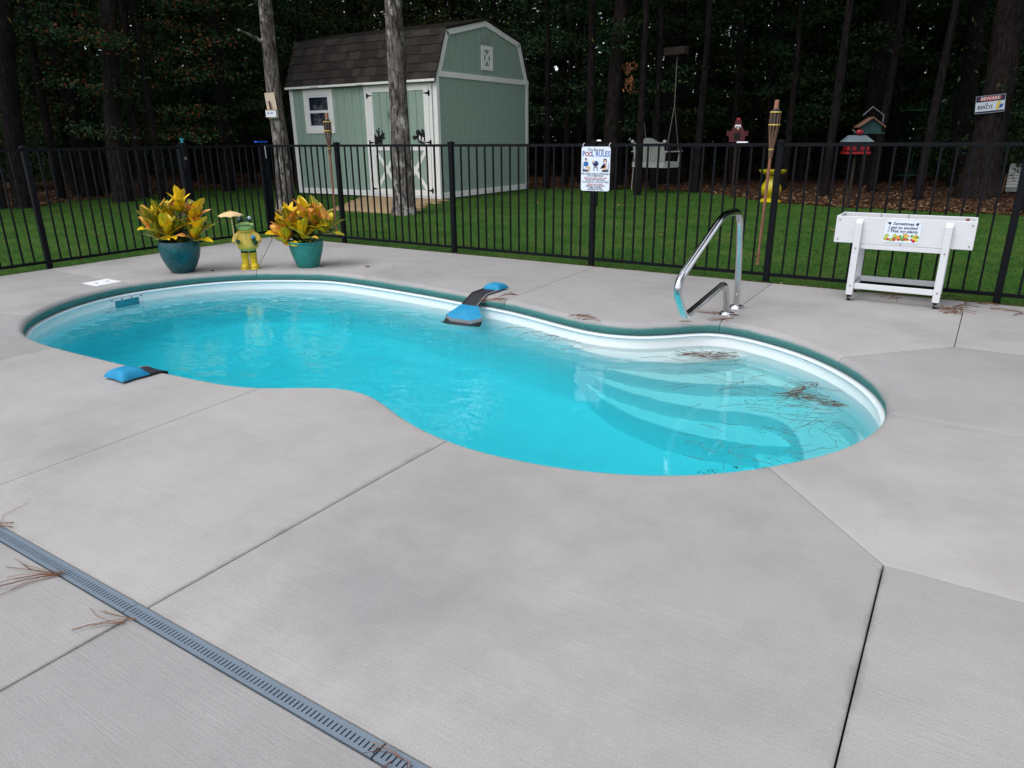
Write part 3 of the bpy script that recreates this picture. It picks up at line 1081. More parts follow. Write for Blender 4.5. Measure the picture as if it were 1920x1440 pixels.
# ================================================================== FENCE
FY, FX = 7.052, -8.615
BL = M['black_metal']
_post = MB().bx(-0.027, 0.027, -0.027, 0.027, -0.05, 1.262).mesh('post', BL, bevel=0.003)
_cap = MB().bx(-0.032, 0.032, -0.032, 0.032, 1.262, 1.282).add([(-0.03, -0.03, 1.282), (0.03, -0.03, 1.282), (0.03, 0.03, 1.282), (-0.03, 0.03, 1.282), (0, 0, 1.294)], [(0, 1, 4), (1, 2, 4), (2, 3, 4), (3, 0, 4)]).mesh('post_cap', BL)
_bigpost = MB().bx(-0.038, 0.038, -0.038, 0.038, -0.05, 1.272).mesh('post', BL, bevel=0.003)
_picket = MB().bx(-0.008, 0.008, -0.008, 0.008, 0.045, 1.237).mesh('picket', BL)


def post(par, x, y, me=_post):
    o = link('post', me, par, (x, y, 0))
    if me is _post:
        link('post_cap', _cap, o)
    return o


def run(par, ax, c, p0, p1, gap0=0.027, gap1=0.027, zlow=0.062):
    """one panel between two posts: rails and pickets along X (ax 0) or Y (ax 1)"""
    a, b_ = p0 + gap0, p1 - gap1
    for z in (1.245, zlow):
        r = MB()
        if ax == 0:
            r.bx(a, b_, c - 0.0135, c + 0.0135, z - 0.0145, z + 0.0145)
        else:
            r.bx(c - 0.0135, c + 0.0135, a, b_, z - 0.0145, z + 0.0145)
        r.build('rail', BL, par)
    k = max(1, round((b_ - a) / 0.1105))
    for i in range(1, k):
        t = a + (b_ - a) * i / k
        link('picket', _picket, par, (t, c, 0) if ax == 0 else (c, t, 0))


far_fence = thing('pool_fence', 'long black picket fence along the far edge of the pool deck', 'fence', (0, 0, 0), 0, 'black fence runs')
px_ = [FX + 1.43 + 1.87 * i for i in range(7)]
xs = [FX] + px_
post(far_fence, FX, FY, _bigpost)
for x in px_:
    post(far_fence, x, FY)
for i in range(len(xs) - 1):
    run(far_fence, 0, FY, xs[i], xs[i + 1], 0.038 if i == 0 else 0.027)
side_fence = thing('pool_fence', 'black picket fence left of the gate, beside the sunlit grass', 'fence', (0, 0, 0), 0, 'black fence runs')
ys = [FY - 1.26 - 0.04, FY - 3.13, FY - 5.0, FY - 6.87]
post(side_fence, FX, ys[0], _bigpost)
for y in ys[1:]:
    post(side_fence, FX, y)
for i in range(len(ys) - 1):
    run(side_fence, 1, FX, ys[i + 1], ys[i], 0.027, 0.038 if i == 0 else 0.027)
gate = thing('fence_gate', 'black picket gate with a safety latch between two thick posts', 'gate', (0, 0, 0))
g0, g1 = ys[0] + 0.05, FY - 0.055
run(gate, 1, FX, g0, g1, 0.03, 0.03)
for y in (g0 + 0.015, g1 - 0.015):
    MB().bx(FX - 0.02, FX + 0.02, y - 0.02, y + 0.02, 0.04, 1.262).build('gate_stile', BL, gate)
lt = MB().bx(FX + 0.04, FX + 0.075, ys[0] - 0.025, ys[0] + 0.025, 0.98, 1.30).build('latch', BL, side_fence, bevel=0.006)
b = MB()
b.tube([(FX + 0.057, ys[0], 1.30), (FX + 0.057, ys[0], 1.335)], 0.016, 12)
b.tube([(FX + 0.057, ys[0], 1.335), (FX + 0.057, ys[0], 1.352)], 0.024, 12)
b.build('latch_knob', M['teal_plastic'], lt, smooth=True)
b = MB()
for dy in (-0.008, 0.008):
    for dz in (0, 0.02):
        b.bx(FX + 0.0751, FX + 0.076, ys[0] + dy - 0.003, ys[0] + dy + 0.003, 1.10 + dz, 1.108 + dz)
b.build('latch_dots', M['white_plastic'], lt)
# blue bar and white pull cord on the corner post
bb = thing('blue_clip', 'bright blue plastic clip lying on the corner post of the fence', 'clip', (FX, FY, 1.285))
b = MB()
b.bar((0.05, -0.16, 0.012), (-0.01, 0.08, 0.012), 0.026, 0.016)
b.build('bar', M['blue_bright'], bb, bevel=0.004)
MB().ball((0.05, -0.16, 0.012), (0.022, 0.03, 0.014)).build('bar_tip', M['blue_bright'], bb, smooth=True)
tg = MB()
tg.bar((FX + 0.045, FY - 0.02, 1.24), (FX + 0.047, FY - 0.02, 1.08), 0.008, 0.004)
tag(tg.build('white_strap', M['white_plastic']), 'thin white strap hanging beside the blue clip on the fence', 'strap')
wt = thing('rail_clip', 'small pale plastic clip on the fence top rail', 'clip', PY(1392, 268, FY))
MB().bx(-0.05, 0.05, -0.02, 0.02, 0.0, 0.012).build('clip_body', M['white_plastic'], wt, bevel=0.003)

# ================================================================== SHED
SH = thing('barn_shed', 'sage green barn shed with white trim and a brown shingled gambrel roof', 'shed', (-10.37, 13.31, 0.0))
L, WD, HW = 4.67, 3.86, 2.60
SID, TRM = M['siding'], M['trim']
GP = [(0.0, 2.60), (0.40, 3.56), (1.93, 3.90), (3.46, 3.56), (3.86, 2.60)]      # gambrel outline over the depth
core = MB()
core.bx(-L + 0.03, -0.03, 0.03, WD - 0.03, 0.0, HW)
core.build('wall_core', SID, SH)
b = MB()
gp = [(y, z) for y, z in GP]
for x in (-0.05, -L + 0.05):
    pass
n = len(gp)
vs = [(-0.035, min(max(y, 0.03), WD - 0.03), z - 0.03) for y, z in gp] + [(-L + 0.035, min(max(y, 0.03), WD - 0.03), z - 0.03) for y, z in gp]
b.add(vs, [tuple(range(n)), tuple(range(n, 2 * n))[::-1]] + [(i, i + n, (i + 1) % n + n, (i + 1) % n) for i in range(n)])
b.build('gable_core', SID, SH)
# siding boards, each proud of the core with a groove between
u = 0.0
k = 0
_sb = None
while u < L - 0.01:
    w = min(0.2555, L - u)
    x1, x0 = -u, -(u + w)
    MB().bx(x0 + 0.004, x1 - 0.004, 0.008, 0.031, 0.10, HW).build('siding_board', SID, SH, bevel=0.0015)
    u += 0.2555
u = 0.0
while u < WD - 0.01:
    w = min(0.2555, WD - u)
    MB().bx(-0.031, -0.008, u + 0.004, u + w - 0.004, 0.10, HW).build('siding_board', SID, SH, bevel=0.0015)
    yc0, yc1 = u + 0.004, u + w - 0.004
    zz = lambda y: np.interp(y, [p[0] for p in GP], [p[1] for p in GP]) - 0.04
    ybr = sorted({yc0, yc1} | {p[0] for p in GP if yc0 < p[0] < yc1})
    poly = [(yc0, HW)] + [(yc1, HW)] + [(y, max(HW + 0.001, zz(y))) for y in ybr[::-1]]
    q = MB()
    m_ = len(poly)
    q.add([(-0.035, y, z) for y, z in poly] + [(-0.008, y, z) for y, z in poly], [tuple(range(m_))[::-1], tuple(range(m_, 2 * m_))] + [(i, (i + 1) % m_, m_ + (i + 1) % m_, m_ + i) for i in range(m_)])
    q.build('siding_board', SID, SH)
    u += 0.2555


def trim(x0, x1, y0, y1, z0, z1, name='trim_board', mt=TRM, par=SH):
    return MB().bx(x0, x1, y0, y1, z0, z1).build(name, mt, par, bevel=0.003)


# front face (y = 0 looks towards the pool)
trim(-L - 0.012, -L + 0.10, -0.012, 0.006, 0.0, HW - 0.05)
trim(-0.10, 0.0125, -0.012, 0.006, 0.0, HW - 0.05)
trim(-L + 0.101, -0.101, -0.010, 0.006, 0.0, 0.135)
trim(-L - 0.012, 0.0125, -0.014, 0.006, HW - 0.049, HW + 0.02)
# gable face (x = 0)
trim(-0.006, 0.0126, -0.0125, 0.085, 0.0, 2.599)
trim(-0.006, 0.0126, WD - 0.10, WD + 0.012, 0.0, 2.599)
trim(-0.006, 0.010, 0.086, WD - 0.101, 0.0, 0.135)
trim(-0.006, 0.016, -0.02, WD + 0.02, 2.60, 2.715)
for i in range(4):
    (ya, za), (yb, zb) = GP[i], GP[i + 1]
    d = Vector((0, yb - ya, zb - za)).normalized()
    nn = Vector((0, -d.z, d.y))
    a_ = Vector((0.004, ya, za)) + nn * 0.0
    c_ = Vector((0.004, yb, zb)) + nn * 0.0
    if i == 0:
        a_ += d * 0.10
    if i == 3:
        c_ -= d * 0.10
    q = MB()
    wdt = 0.115
    inner_a, inner_c = a_ - nn * wdt, c_ - nn * wdt
    for e_, (o1, o2) in ((a_, (0, 0)),):
        pass
    # mitre the inner corners roughly by shortening
    if i in (0, 1, 2, 3):
        cut = [0.0, 0.018, 0.021, 0.018, 0.0]
        inner_a = inner_a + d * cut[i]
        inner_c = inner_c - d * cut[i + 1]
    fr = [a_, c_, inner_c, inner_a]
    q.add([p + Vector((0.016, 0, 0)) for p in fr] + [p - Vector((0.010, 0, 0)) for p in fr], [(3, 2, 1, 0), (4, 5, 6, 7), (0, 1, 5, 4), (1, 2, 6, 5), (2, 3, 7, 6), (3, 0, 4, 7)])
    q.build('rake_board', TRM, SH)
# gable ornament window and vent
gw = MB()
y0, y1, z0, z1, t = 1.74, 2.22, 2.84, 3.37, 0.10
gw.bx(0.0, 0.020, y0, y1, z0, z0 + t * 0.9).bx(0.0, 0.020, y0, y1, z1 - t * 0.9, z1).bx(0.0, 0.0195, y0, y0 + t, z0 + t * 0.9, z1 - t * 0.9).bx(0.0, 0.0195, y1 - t, y1, z0 + t * 0.9, z1 - t * 0.9)
gwo = gw.build('gable_ornament', TRM, SH)
q = MB()
q.bar((0.008, y0 + t - .01, z0 + t * .9 - .01), (0.008, y1 - t + .01, z1 - t * .9 + .01), 0.05, 0.015, (1, 0, 0))
q.bar((0.0065, y1 - t + .01, z0 + t * .9 - .01), (0.0065, y0 + t - .01, z1 - t * .9 + .01), 0.05, 0.013, (1, 0, 0))
q.build('cross_brace', TRM, gwo)
vo = MB().bx(-0.004, 0.004, 1.70, 2.13, 3.43, 3.64).build('gable_vent', M['vent'], SH)
q = MB()
for k in range(6):
    z = 3.455 + k * 0.033
    for s_ in range(3):
        q.bx(0.004, 0.016, 1.715 + s_ * 0.138, 1.838 + s_ * 0.138, z - 0.010, z + 0.007)
q.build('louvre', M['vent'], vo)
# window
wn = MB()
x0, x1, z0, z1, t = -4.19, -3.19, 1.46, 2.48, 0.125
wn.bx(x0, x1, -0.016, 0.008, z1 - t, z1).bx(x0, x1, -0.016, 0.008, z0, z0 + t).bx(x0, x0 + t, -0.0155, 0.008, z0 + t, z1 - t).bx(x1 - t, x1, -0.0155, 0.008, z0 + t, z1 - t)
wo_ = wn.build('window', TRM, SH)
q = MB()
ax0, ax1, az0, az1 = x0 + t, x1 - t, z0 + t, z1 - t
q.bx(ax0, ax1, -0.006, 0.007, az1 - 0.06, az1).bx(ax0, ax1, -0.006, 0.007, az0, az0 + 0.06).bx(ax0, ax0 + 0.055, -0.0055, 0.007, az0 + .06, az1 - .06).bx(ax1 - 0.055, ax1, -0.0055, 0.007, az0 + .06, az1 - .06).bx(ax0 + .055, ax1 - .055, -0.008, 0.007, 1.935, 1.995)
q.build('sash', M['white_plastic'], wo_)
MB().bx(ax0 + .055, ax1 - .055, 0.000, 0.004, 1.995, az1 - .06).build('pane', M['glass'], wo_)
MB().bx(ax0 + .055, ax1 - .055, -0.002, 0.003, az0 + .06, 1.935).build('pane', M['glass'], wo_)
# double door
dz0, dz1 = 0.055, 2.44
trim(-2.145, -2.035, -0.016, 0.006, 0.03, 2.57)
trim(-0.213, -0.133, -0.016, 0.006, 0.03, 2.57)
trim(-2.034, -0.214, -0.015, 0.006, 2.445, 2.57)
for s_, (xa, xb) in (('l', (-2.03, -1.128)), ('r', (-1.122, -0.218))):
    d0 = MB().bx(xa, xb, -0.012, 0.007, dz0, dz1).build('door', SID, SH)
    so, si_ = (xa, xb) if s_ == 'l' else (xb, xa)
    sg = 1 if s_ == 'l' else -1
    fr = MB()
    fr.bx(so, so + sg * 0.145, -0.026, -0.012, dz0, dz1)
    fr.bx(si_ - sg * 0.10, si_, -0.026, -0.012, dz0, dz1)
    a_, b__ = sorted((so + sg * 0.145, si_ - sg * 0.10))
    fr.bx(a_, b__, -0.0255, -0.012, dz1 - 0.10, dz1)
    fr.bx(a_, b__, -0.0255, -0.012, 1.06, 1.16)
    fr.bx(a_, b__, -0.0255, -0.012, dz0, 0.185)
    fr.build('door_frame', TRM, d0)
    xx = MB()
    xx.bar((a_ - .02, -0.0185, 0.17), (b__ + .02, -0.0185, 1.075), 0.085, 0.012, (0, 1, 0))
    xx.bar((b__ + .02, -0.0175, 0.17), (a_ - .02, -0.0175, 1.075), 0.085, 0.010, (0, 1, 0))
    xx.build('cross_brace', TRM, d0)
    gr = MB()
    for k in range(1, 3):
        xg = a_ + (b__ - a_) * k / 3
        gr.bx(xg - 0.004, xg + 0.004, -0.0135, -0.0115, 1.16, dz1 - .1)
    gr.build('door_groove', M['black_gap'], d0)
    for z in (2.27, 1.235, 0.18):
        h_ = MB()
        h_.bx(so - sg * 0.035, so + sg * 0.01, -0.031, -0.024, z - 0.055, z + 0.055)
        h_.add([(so, -0.031, z - 0.025), (so, -0.031, z + 0.025), (so + sg * 0.13, -0.031, z + 0.008), (so + sg * 0.13, -0.031, z - 0.008)], [(0, 1, 2, 3)])
        h_.bx(so, so + sg * 0.13, -0.0305, -0.0262, z - 0.012, z + 0.012)
        h_.build('hinge', BL, d0)
MB().bx(-1.10, -1.05, -0.06, -0.026, 1.28, 1.34).build('door_handle', M['steel_dull'], SH)
# roof decks and shingles
RF = MB()
ev = [(-0.10, 2.515), (0.36, 3.605), (1.93, 3.955), (3.50, 3.605), (3.96, 2.515)]
th_ = 0.03
vs = [(0.05, y, z) for y, z in ev] + [(0.05, y, z - th_ - (0.01 if i == 2 else 0)) for i, (y, z) in enumerate(ev)]
vs += [(-L - 0.05, y, z) for y, z in ev] + [(-L - 0.05, y, z - th_ - (0.01 if i == 2 else 0)) for i, (y, z) in enumerate(ev)]
fs = []
for i in range(4):
    fs += [(i, i + 1, 11 + i, 10 + i), (5 + i, 15 + i, 16 + i, 6 + i), (i, 5 + i, 6 + i, i + 1), (10 + i, 11 + i, 16 + i, 15 + i)]
fs += [(0, 10, 15, 5), (4, 9, 19, 14)]
ro = RF.add(vs, fs).build('roof', M['shingle0'], SH)
MB().bx(-L - 0.04, 0.04, -0.118, -0.098, 2.50, 2.55).build('eave_fascia', TRM, SH)


def shingles(a, b_, course, count_w):
    """courses of tabs from the lower edge a to the upper edge b_ (y, z)"""
    d = Vector((0, b_[0] - a[0], b_[1] - a[1]))
    Ls = d.length
    d.normalize()
    nn = Vector((0, -d.z, d.y))
    if nn.z < 0:
        nn = -nn
    k = 0
    s0 = 0.0
    while s0 < Ls - 0.02:
        s1 = min(Ls, s0 + course)
        x = -L - 0.05
        first = True
        while x < 0.049:
            w = random.uniform(0.13, 0.27) if not first else random.uniform(0.08, 0.25)
            first = False
            x2 = min(0.05, x + w)
            tk = random.choice((0.006, 0.012, 0.014))
            q = MB()
            lo = Vector((0, a[0], a[1])) + d * (s0 - random.choice((0.0, 0.0, 0.012)))
            hi = Vector((0, a[0], a[1])) + d * s1
            p = [lo + Vector((x + .001, 0, 0)), lo + Vector((x2 - .001, 0, 0)), hi + Vector((x2 - .001, 0, 0)), hi + Vector((x + .001, 0, 0))]
            tp = [p[0] + nn * (tk + 0.006), p[1] + nn * (tk + 0.006), p[2] + nn * 0.003, p[3] + nn * 0.003]
            q.add([v + nn * 0.0005 for v in p] + tp, [(4, 5, 6, 7), (0, 1, 5, 4), (1, 2, 6, 5), (3, 0, 4, 7)])
            q.build('shingle', M['shingle%d' % random.choice((0, 0, 1, 1, 2))], ro, fix=False)
            x = x2
        s0 += course
        k += 1


shingles(ev[0], ev[1], 0.205, 0)
shingles(ev[1], ev[2], 0.27, 0)

# animal silhouettes fixed to the shed doors
dr = thing('deer_silhouette', 'black cut-out deer head with antlers on the left shed door', 'ornament', (-10.37 - 1.89, 13.31 - 0.027, 1.2))
head = [(0.0, 0.0), (0.0, 0.24), (0.06, 0.18), (0.11, 0.16), (0.12, 0.20), (0.10, 0.26), (0.06, 0.31), (0.085, 0.33), (0.12, 0.28), (0.14, 0.30), (0.135, 0.37), (0.165, 0.37), (0.165, 0.28), (0.16, 0.21), (0.19, 0.19), (0.24, 0.24), (0.25, 0.31), (0.275, 0.30), (0.265, 0.23), (0.30, 0.25), (0.33, 0.24), (0.29, 0.19), (0.25, 0.17), (0.31, 0.17), (0.34, 0.14), (0.29, 0.12), (0.25, 0.13), (0.23, 0.05), (0.20, -0.02), (0.165, -0.01), (0.16, 0.04), (0.10, 0.0)]
MB().plate(head, 0.0, 0.006).build('cut_out', M['black_gap'], dr)
cw = thing('cow_silhouette', 'black and white cut-out cow head on the right shed door', 'ornament', (-10.37 - 0.36, 13.31 - 0.027, 1.21))
cow = [(0.0, 0.0), (0.0, 0.25), (-0.04, 0.30), (-0.09, 0.32), (-0.10, 0.27), (-0.06, 0.22), (-0.12, 0.25), (-0.17, 0.30), (-0.24, 0.29), (-0.26, 0.22), (-0.23, 0.18), (-0.27, 0.17), (-0.33, 0.18), (-0.37, 0.13), (-0.33, 0.09), (-0.27, 0.10), (-0.24, 0.13), (-0.21, 0.08), (-0.17, 0.02), (-0.10, 0.0)]
MB().plate(cow, 0.0, 0.006).build('cut_out', M['black_gap'], cw)
MB().plate([(-0.05, 0.03), (-0.03, 0.12), (-0.07, 0.15), (-0.10, 0.06)], -0.006, 0.002).plate([(-0.14, 0.05), (-0.12, 0.15), (-0.16, 0.18), (-0.18, 0.1)], -0.006, 0.002).plate([(-0.02, 0.02), (-0.015, 0.07), (-0.035, 0.04)], -0.006, 0.002).build('white_patch', M['white_plastic'], cw)
wl = thing('wire_square', 'small black wire square on the shed door beside the trunk', 'ornament', (-10.37 - 1.37, 13.31 - 0.030, 1.83))
q = MB()
for k in range(4):
    q.bx(-0.05 + k * 0.033, -0.046 + k * 0.033, -0.004, 0, -0.08, 0.08)
for k in range(4):
    q.bx(-0.05, 0.053, -0.0045, -0.0005, -0.08 + k * 0.052, -0.076 + k * 0.052)
q.build('grid', BL, wl)

# tan paver path in front of the shed doors
pav = thing('paver_path', None, None)
pav['kind'] = 'structure'
pq = [AL(-3.44, 14.54), AL(-2.17, 13.80), AL(-1.80, 16.60), AL(-3.39, 17.81)]
_pv = MB().bx(-0.198, 0.198, -0.098, 0.098, -0.04, 0.0).mesh('paver', M['paver'], bevel=0.008)
yy, k = 10.5, 0
while yy < 13.2:
    t = (yy - 10.42) / (13.1 - 10.42)
    xl = -10.75 + t * (-12.45 + 10.75)
    xr = -9.25 + t * (-10.42 + 9.25)
    x = xl + (0.0 if k % 2 else -0.15)
    while x < xr:
        link('paver', _pv, pav, (x + 0.2, yy, 0.004 + random.uniform(-0.003, 0.003)), (random.uniform(-.01, .01), random.uniform(-.01, .01), random.uniform(-.02, .02)))
        x += 0.402
    yy += 0.203
    k += 1

# ================================================================== POOL HARDWARE
ra = AL(1.8278, 5.6459)
hr = thing('hand_rail', 'bent stainless steel hand rail bolted to the deck and reaching over the pool', 'hand rail', (ra[0], ra[1], 0))


def arc_path(pts, r, n=7):
    """polyline with rounded corners"""
    out = [Vector(pts[0])]
    for i in range(1, len(pts) - 1):
        p, a, c = Vector(pts[i]), Vector(pts[i - 1]), Vector(pts[i + 1])
        rr = r[i] if hasattr(r, '__len__') else r
        rr = min(rr, (p - a).length * 0.48, (c - p).length * 0.48)
        s, e = p + (a - p).normalized() * rr, p + (c - p).normalized() * rr
        for k in range(n + 1):
            t = k / n
            out.append(s * (1 - t) ** 2 + p * 2 * t * (1 - t) + e * t * t)
    out.append(Vector(pts[-1]))
    return out


pts = [(0.0, 0.0, 0.0), (0.004, -0.055, 0.40), (0.0, -0.15, 0.785), (0, -0.57, 0.800), (0, -1.50, 0.44), (0, -1.275, 0.195), (0, -0.36, 0.275), (0.0, -0.257, 0.0)]
pth = arc_path(pts, [0, 0.3, 0.13, 0.16, 0.19, 0.075, 0.12, 0], 9)
MB().tube(pth, 0.0255, 18).build('tube', M['steel'], hr, smooth=True)
for y in (0.0, -0.257):
    MB().lathe([(0.026, 0.03), (0.040, 0.028), (0.056, 0.016), (0.060, 0.0015)], 24, (0, y, 0)).build('base_flange', M['steel'], hr, smooth=True)

# white skimmer lid on the deck
q_ = [G(155, 532), G(200, 523.7), G(229, 528.7), G(181.7, 537)]
lid = thing('skimmer_lid', 'white square skimmer lid set in the deck left of the pool', 'lid', sum(q_) / 4)
pl = [tuple((p - sum(q_) / 4)[:2]) for p in q_]
MB().prism(pl, -0.002, 0.006).build('lid_plate', M['white_plastic'], lid)
c0 = np.array([0.0, 0.0])
for s_ in (-1, 1):
    h = (np.array(pl[0]) + np.array(pl[3])) / 2 * 0.45 * s_
    MB().lathe([(0.014, 0.0062), (0.014, 0.0072)], 12, (h[0], h[1], 0), sx=1.8).build('finger_hole', M['grey_plastic'], lid)


# ------------------------------------------------ animal escape ramps
def ramp(label, pe, nr, w=0.17, bag_back=0.26, floating=True):
    """pe: place on the pool edge, nr: unit vector into the pool"""
    ang = math.atan2(nr[0], -nr[1])
    o = thing('escape_ramp', label, 'ramp', (pe[0], pe[1], 0), ang)       # local -Y points into the pool
    g = MB()
    hw = w / 2
    # cushion
    gx, gy = 9, 9
    vs = []
    y0, y1 = bag_back - 0.005, bag_back + 0.165
    for s_ in (1, 0):
        for i in range(gx + 1):
            for j in range(gy + 1):
                a, c = i / gx * 2 - 1, j / gy * 2 - 1
                puff = max(0, (1 - a ** 4) * (1 - c ** 4)) ** 0.5
                pinch = 1 - 0.10 * (1 - abs(a)) * abs(c)
                px2 = 1 - 0.10 * (1 - abs(c)) * abs(a)
                vs.append((a * (hw + 0.012) * px2, (y0 + y1) / 2 + c * (y1 - y0) / 2 * pinch, 0.006 + (0.012 + puff * 0.045 if s_ else 0.008 - puff * 0.006)))
    k = (gx + 1) * (gy + 1)
    fs = []
    for i in range(gx):
        for j in range(gy):
            a = i * (gy + 1) + j
            fs.append((a, a + gy + 1, a + gy + 2, a + 1))
            fs.append((k + a, k + a + 1, k + a + gy + 2, k + a + gy + 1))
    for i in range(gx):
        a = i * (gy + 1)
        fs.append((a, k + a, k + a + gy + 1, a + gy + 1)); a += gy
        fs.append((a, a + gy + 1, k + a + gy + 1, k + a))
    for j in range(gy):
        fs.append((j, j + 1, k + j + 1, k + j)); a = gx * (gy + 1) + j
        fs.append((a, k + a, k + a + 1, a + 1))
    g.add(vs, fs)
    g.build('weight_bag', M['blue_fabric'], o, smooth=True)
    # webbing: over the deck edge, then down to the float
    path = [(bag_back + 0.05, 0.010), (bag_back, 0.014), (0.10, 0.012), (0.02, 0.010), (-0.03, -0.010), (-0.14, -0.062)] if floating else [(bag_back + 0.05, 0.010), (bag_back, 0.014), (0.10, 0.012), (0.03, 0.008), (-0.005, -0.004), (-0.012, -0.10)]
    st = MB()
    for s_ in range(len(path) - 1):
        (ya, za), (yb, zb) = path[s_], path[s_ + 1]
        st.add([(-hw, ya, za), (hw, ya, za), (hw, yb, zb), (-hw, yb, zb), (-hw, ya, za - .004), (hw, ya, za - .004), (hw, yb, zb - .004), (-hw, yb, zb - .004)], [(0, 1, 2, 3), (7, 6, 5, 4), (0, 4, 5, 1), (3, 2, 6, 7), (0, 3, 7, 4), (1, 5, 6, 2)])
    st.build('mesh_strap', M['black_mesh'], o)
    for s_ in (-1, 1):
        MB().tube([(s_ * hw, y, z + 0.003) for y, z in path], 0.006, 6).build('strap_edge', M['grey_fabric'] if s_ > 0 else M['rubber'], o, smooth=True)
    if not floating:
        return o
    # float
    f = MB()
    yt, yb = -0.13, -0.30
    tp = [(-hw - 0.005, yt), (hw + 0.005, yt), (0.20, yb + 0.06), (0.13, yb - 0.005), (-0.07, yb - 0.015), (-0.155, yb + 0.03)]
    zt = [-0.060, -0.060, -0.125, -0.145, -0.145, -0.132]
    f.v = [(x, y, z) for (x, y), z in zip(tp, zt)] + [(0, (yt + yb) / 2 - 0.02, -0.080)] + [(x * 1.03, y * 1.01, z - 0.004) for (x, y), z in zip(tp, zt)]
    f.f = [(i, (i + 1) % 6, 6) for i in range(6)] + [(i, 7 + i, 7 + (i + 1) % 6, (i + 1) % 6) for i in range(6)]
    f.build('float_top', M['blue_fabric'], o)
    f = MB()
    f.v = [(x * 1.03, y * 1.01, z - 0.004) for (x, y), z in zip(tp, zt)] + [(x * 1.05, y * 1.015 if y < -.2 else y, z - 0.032) for (x, y), z in zip(tp, zt)]
    f.f = [(i, 6 + i, 6 + (i + 1) % 6, (i + 1) % 6) for i in range(6)] + [(6, 7, 8, 9, 10, 11)]
    f.build('float_rim', M['grey_fabric'], o)
    f = MB()
    lo = [(x * 1.1 - 0.03, (y - 0.03) if y < -.2 else y, -0.197 - 0.02 * ((i * 7) % 3)) for i, (x, y) in enumerate(tp)]
    f.v = [(x * 1.05, y * 1.015 if y < -.2 else y, z - 0.031) for (x, y), z in zip(tp, zt)] + lo
    f.f = [(i, 6 + i, 6 + (i + 1) % 6, (i + 1) % 6) for i in range(6)]
    f.build('net_skirt', M['black_mesh'], o, fix=False)
    return o


i_ = nearest((-3.607, 5.09))
ramp('blue critter escape ramp floating at the far pool edge, its bag on the deck', OUTL[i_], np.array([0.0, -1.0]), 0.158, 0.20)
i_ = nearest((-4.09, 2.30))
ramp('blue cushion and black strap of the ramp on the near pool edge', OUTL[i_], np.array([0.0, 1.0]), 0.175, 0.115, False)

# ================================================================== PLANTER CART
pc = thing('planter_cart', 'white wooden raised planter on black casters beside the fence', 'planter', (-0.764, 6.50, 0))
WV = M['white_vinyl']
x0, x1, zb, zt = -0.180, 0.815, 0.475, 0.692
yf, yb = 0.035, 0.40
MB().bx(x0, x1, yf, yf + 0.02, zb, zt).build('front_panel', WV, pc, bevel=0.003)
MB().bx(x0, x1, yb - 0.02, yb, zb, zt).build('back_panel', WV, pc, bevel=0.003)
MB().bx(x0 + 0.001, x0 + 0.02, yf + 0.021, yb - 0.021, zb, zt).build('end_panel', WV, pc, bevel=0.003)
MB().bx(x1 - 0.02, x1 - 0.001, yf + 0.021, yb - 0.021, zb, zt).build('end_panel', WV, pc, bevel=0.003)
MB().bx(x0 + 0.02, x1 - 0.02, yf + 0.021, yb - 0.021, zb + 0.001, zb + 0.015).build('floor_panel', WV, pc)
sb = MB()
gx, gy = 26, 10
for i in range(gx + 1):
    for j in range(gy + 1):
        sb.v.append((x0 + 0.02 + (x1 - x0 - .04) * i / gx, yf + .021 + (yb - yf - .042) * j / gy, 0.62 + random.uniform(-0.012, 0.012) + (0.025 if i < 6 else 0)))
for i in range(gx):
    for j in range(gy):
        a = i * (gy + 1) + j
        sb.f.append((a, a + gy + 1, a + gy + 2, a + 1))
sb.build('potting_soil', M['potting'], pc, smooth=True, fix=False)
for k in range(2):
    MB().bx(0.115 + k * 0.205, 0.121 + k * 0.205, yb - 0.024, yb - 0.0195, zb, zt - .001).build('panel_seam', M['ink_grey'], pc)
for k, (lx, ly) in enumerate(((0.0, 0.012), (0.636, 0.012), (0.0, yb + 0.003), (0.636, yb + 0.003))):
    front = k < 2
    lg = MB()
    ya, yb2 = (ly - 0.020, ly + 0.0225) if front else (ly - 0.002, ly + 0.040)
    w = 0.026
    top = 0.672
    if front:
        lg.add([(lx - w, ya, 0.052), (lx + w, ya, 0.052), (lx + w, yb2, 0.052), (lx - w, yb2, 0.052), (lx - w, ya, top - 0.028), (lx + w, ya, top - 0.028), (lx + w, yb2, top), (lx - w, yb2, top)],
               [(3, 2, 1, 0), (4, 5, 6, 7), (0, 1, 5, 4), (1, 2, 6, 5), (2, 3, 7, 6), (3, 0, 4, 7)])
    else:
        lg.bx(lx - w, lx + w, ya, yb2, 0.052, top)
    lo = lg.build('leg', WV, pc, bevel=0.002)
    for z in (0.13, 0.44):
        s_ = ya - 0.0035 if front else yb2 + 0.0035
        MB().tube([(lx, ya + .001, z), (lx, ya - 0.004, z)] if front else [(lx, yb2 - .001, z), (lx, yb2 + .004, z)], 0.007, 8).build('bolt', M['ink_grey'], lo)
    cs = MB()
    cs.bx(lx - 0.022, lx + 0.022, ly - 0.018, ly + 0.022, 0.044, 0.051)
    cs.bx(lx - 0.014, lx - 0.010, ly - 0.016, ly + 0.018, 0.012, 0.044).bx(lx + 0.010, lx + 0.014, ly - 0.016, ly + 0.018, 0.012, 0.044)
    co = cs.build('caster', M['rubber'], pc)
    MB().tube([(lx - 0.009, ly, 0.0205), (lx + 0.009, ly, 0.0205)], 0.020, 14).build('wheel', M['rubber'], co, smooth=True)
    MB().bx(lx - 0.003, lx + 0.035, ly - 0.03, ly - 0.015, 0.026, 0.034).build('brake_lever', M['steel_dull'], co)
MB().bx(0.0265, 0.6095, 0.006, 0.030, 0.105, 0.150).build('stretcher', WV, pc, bevel=0.002)
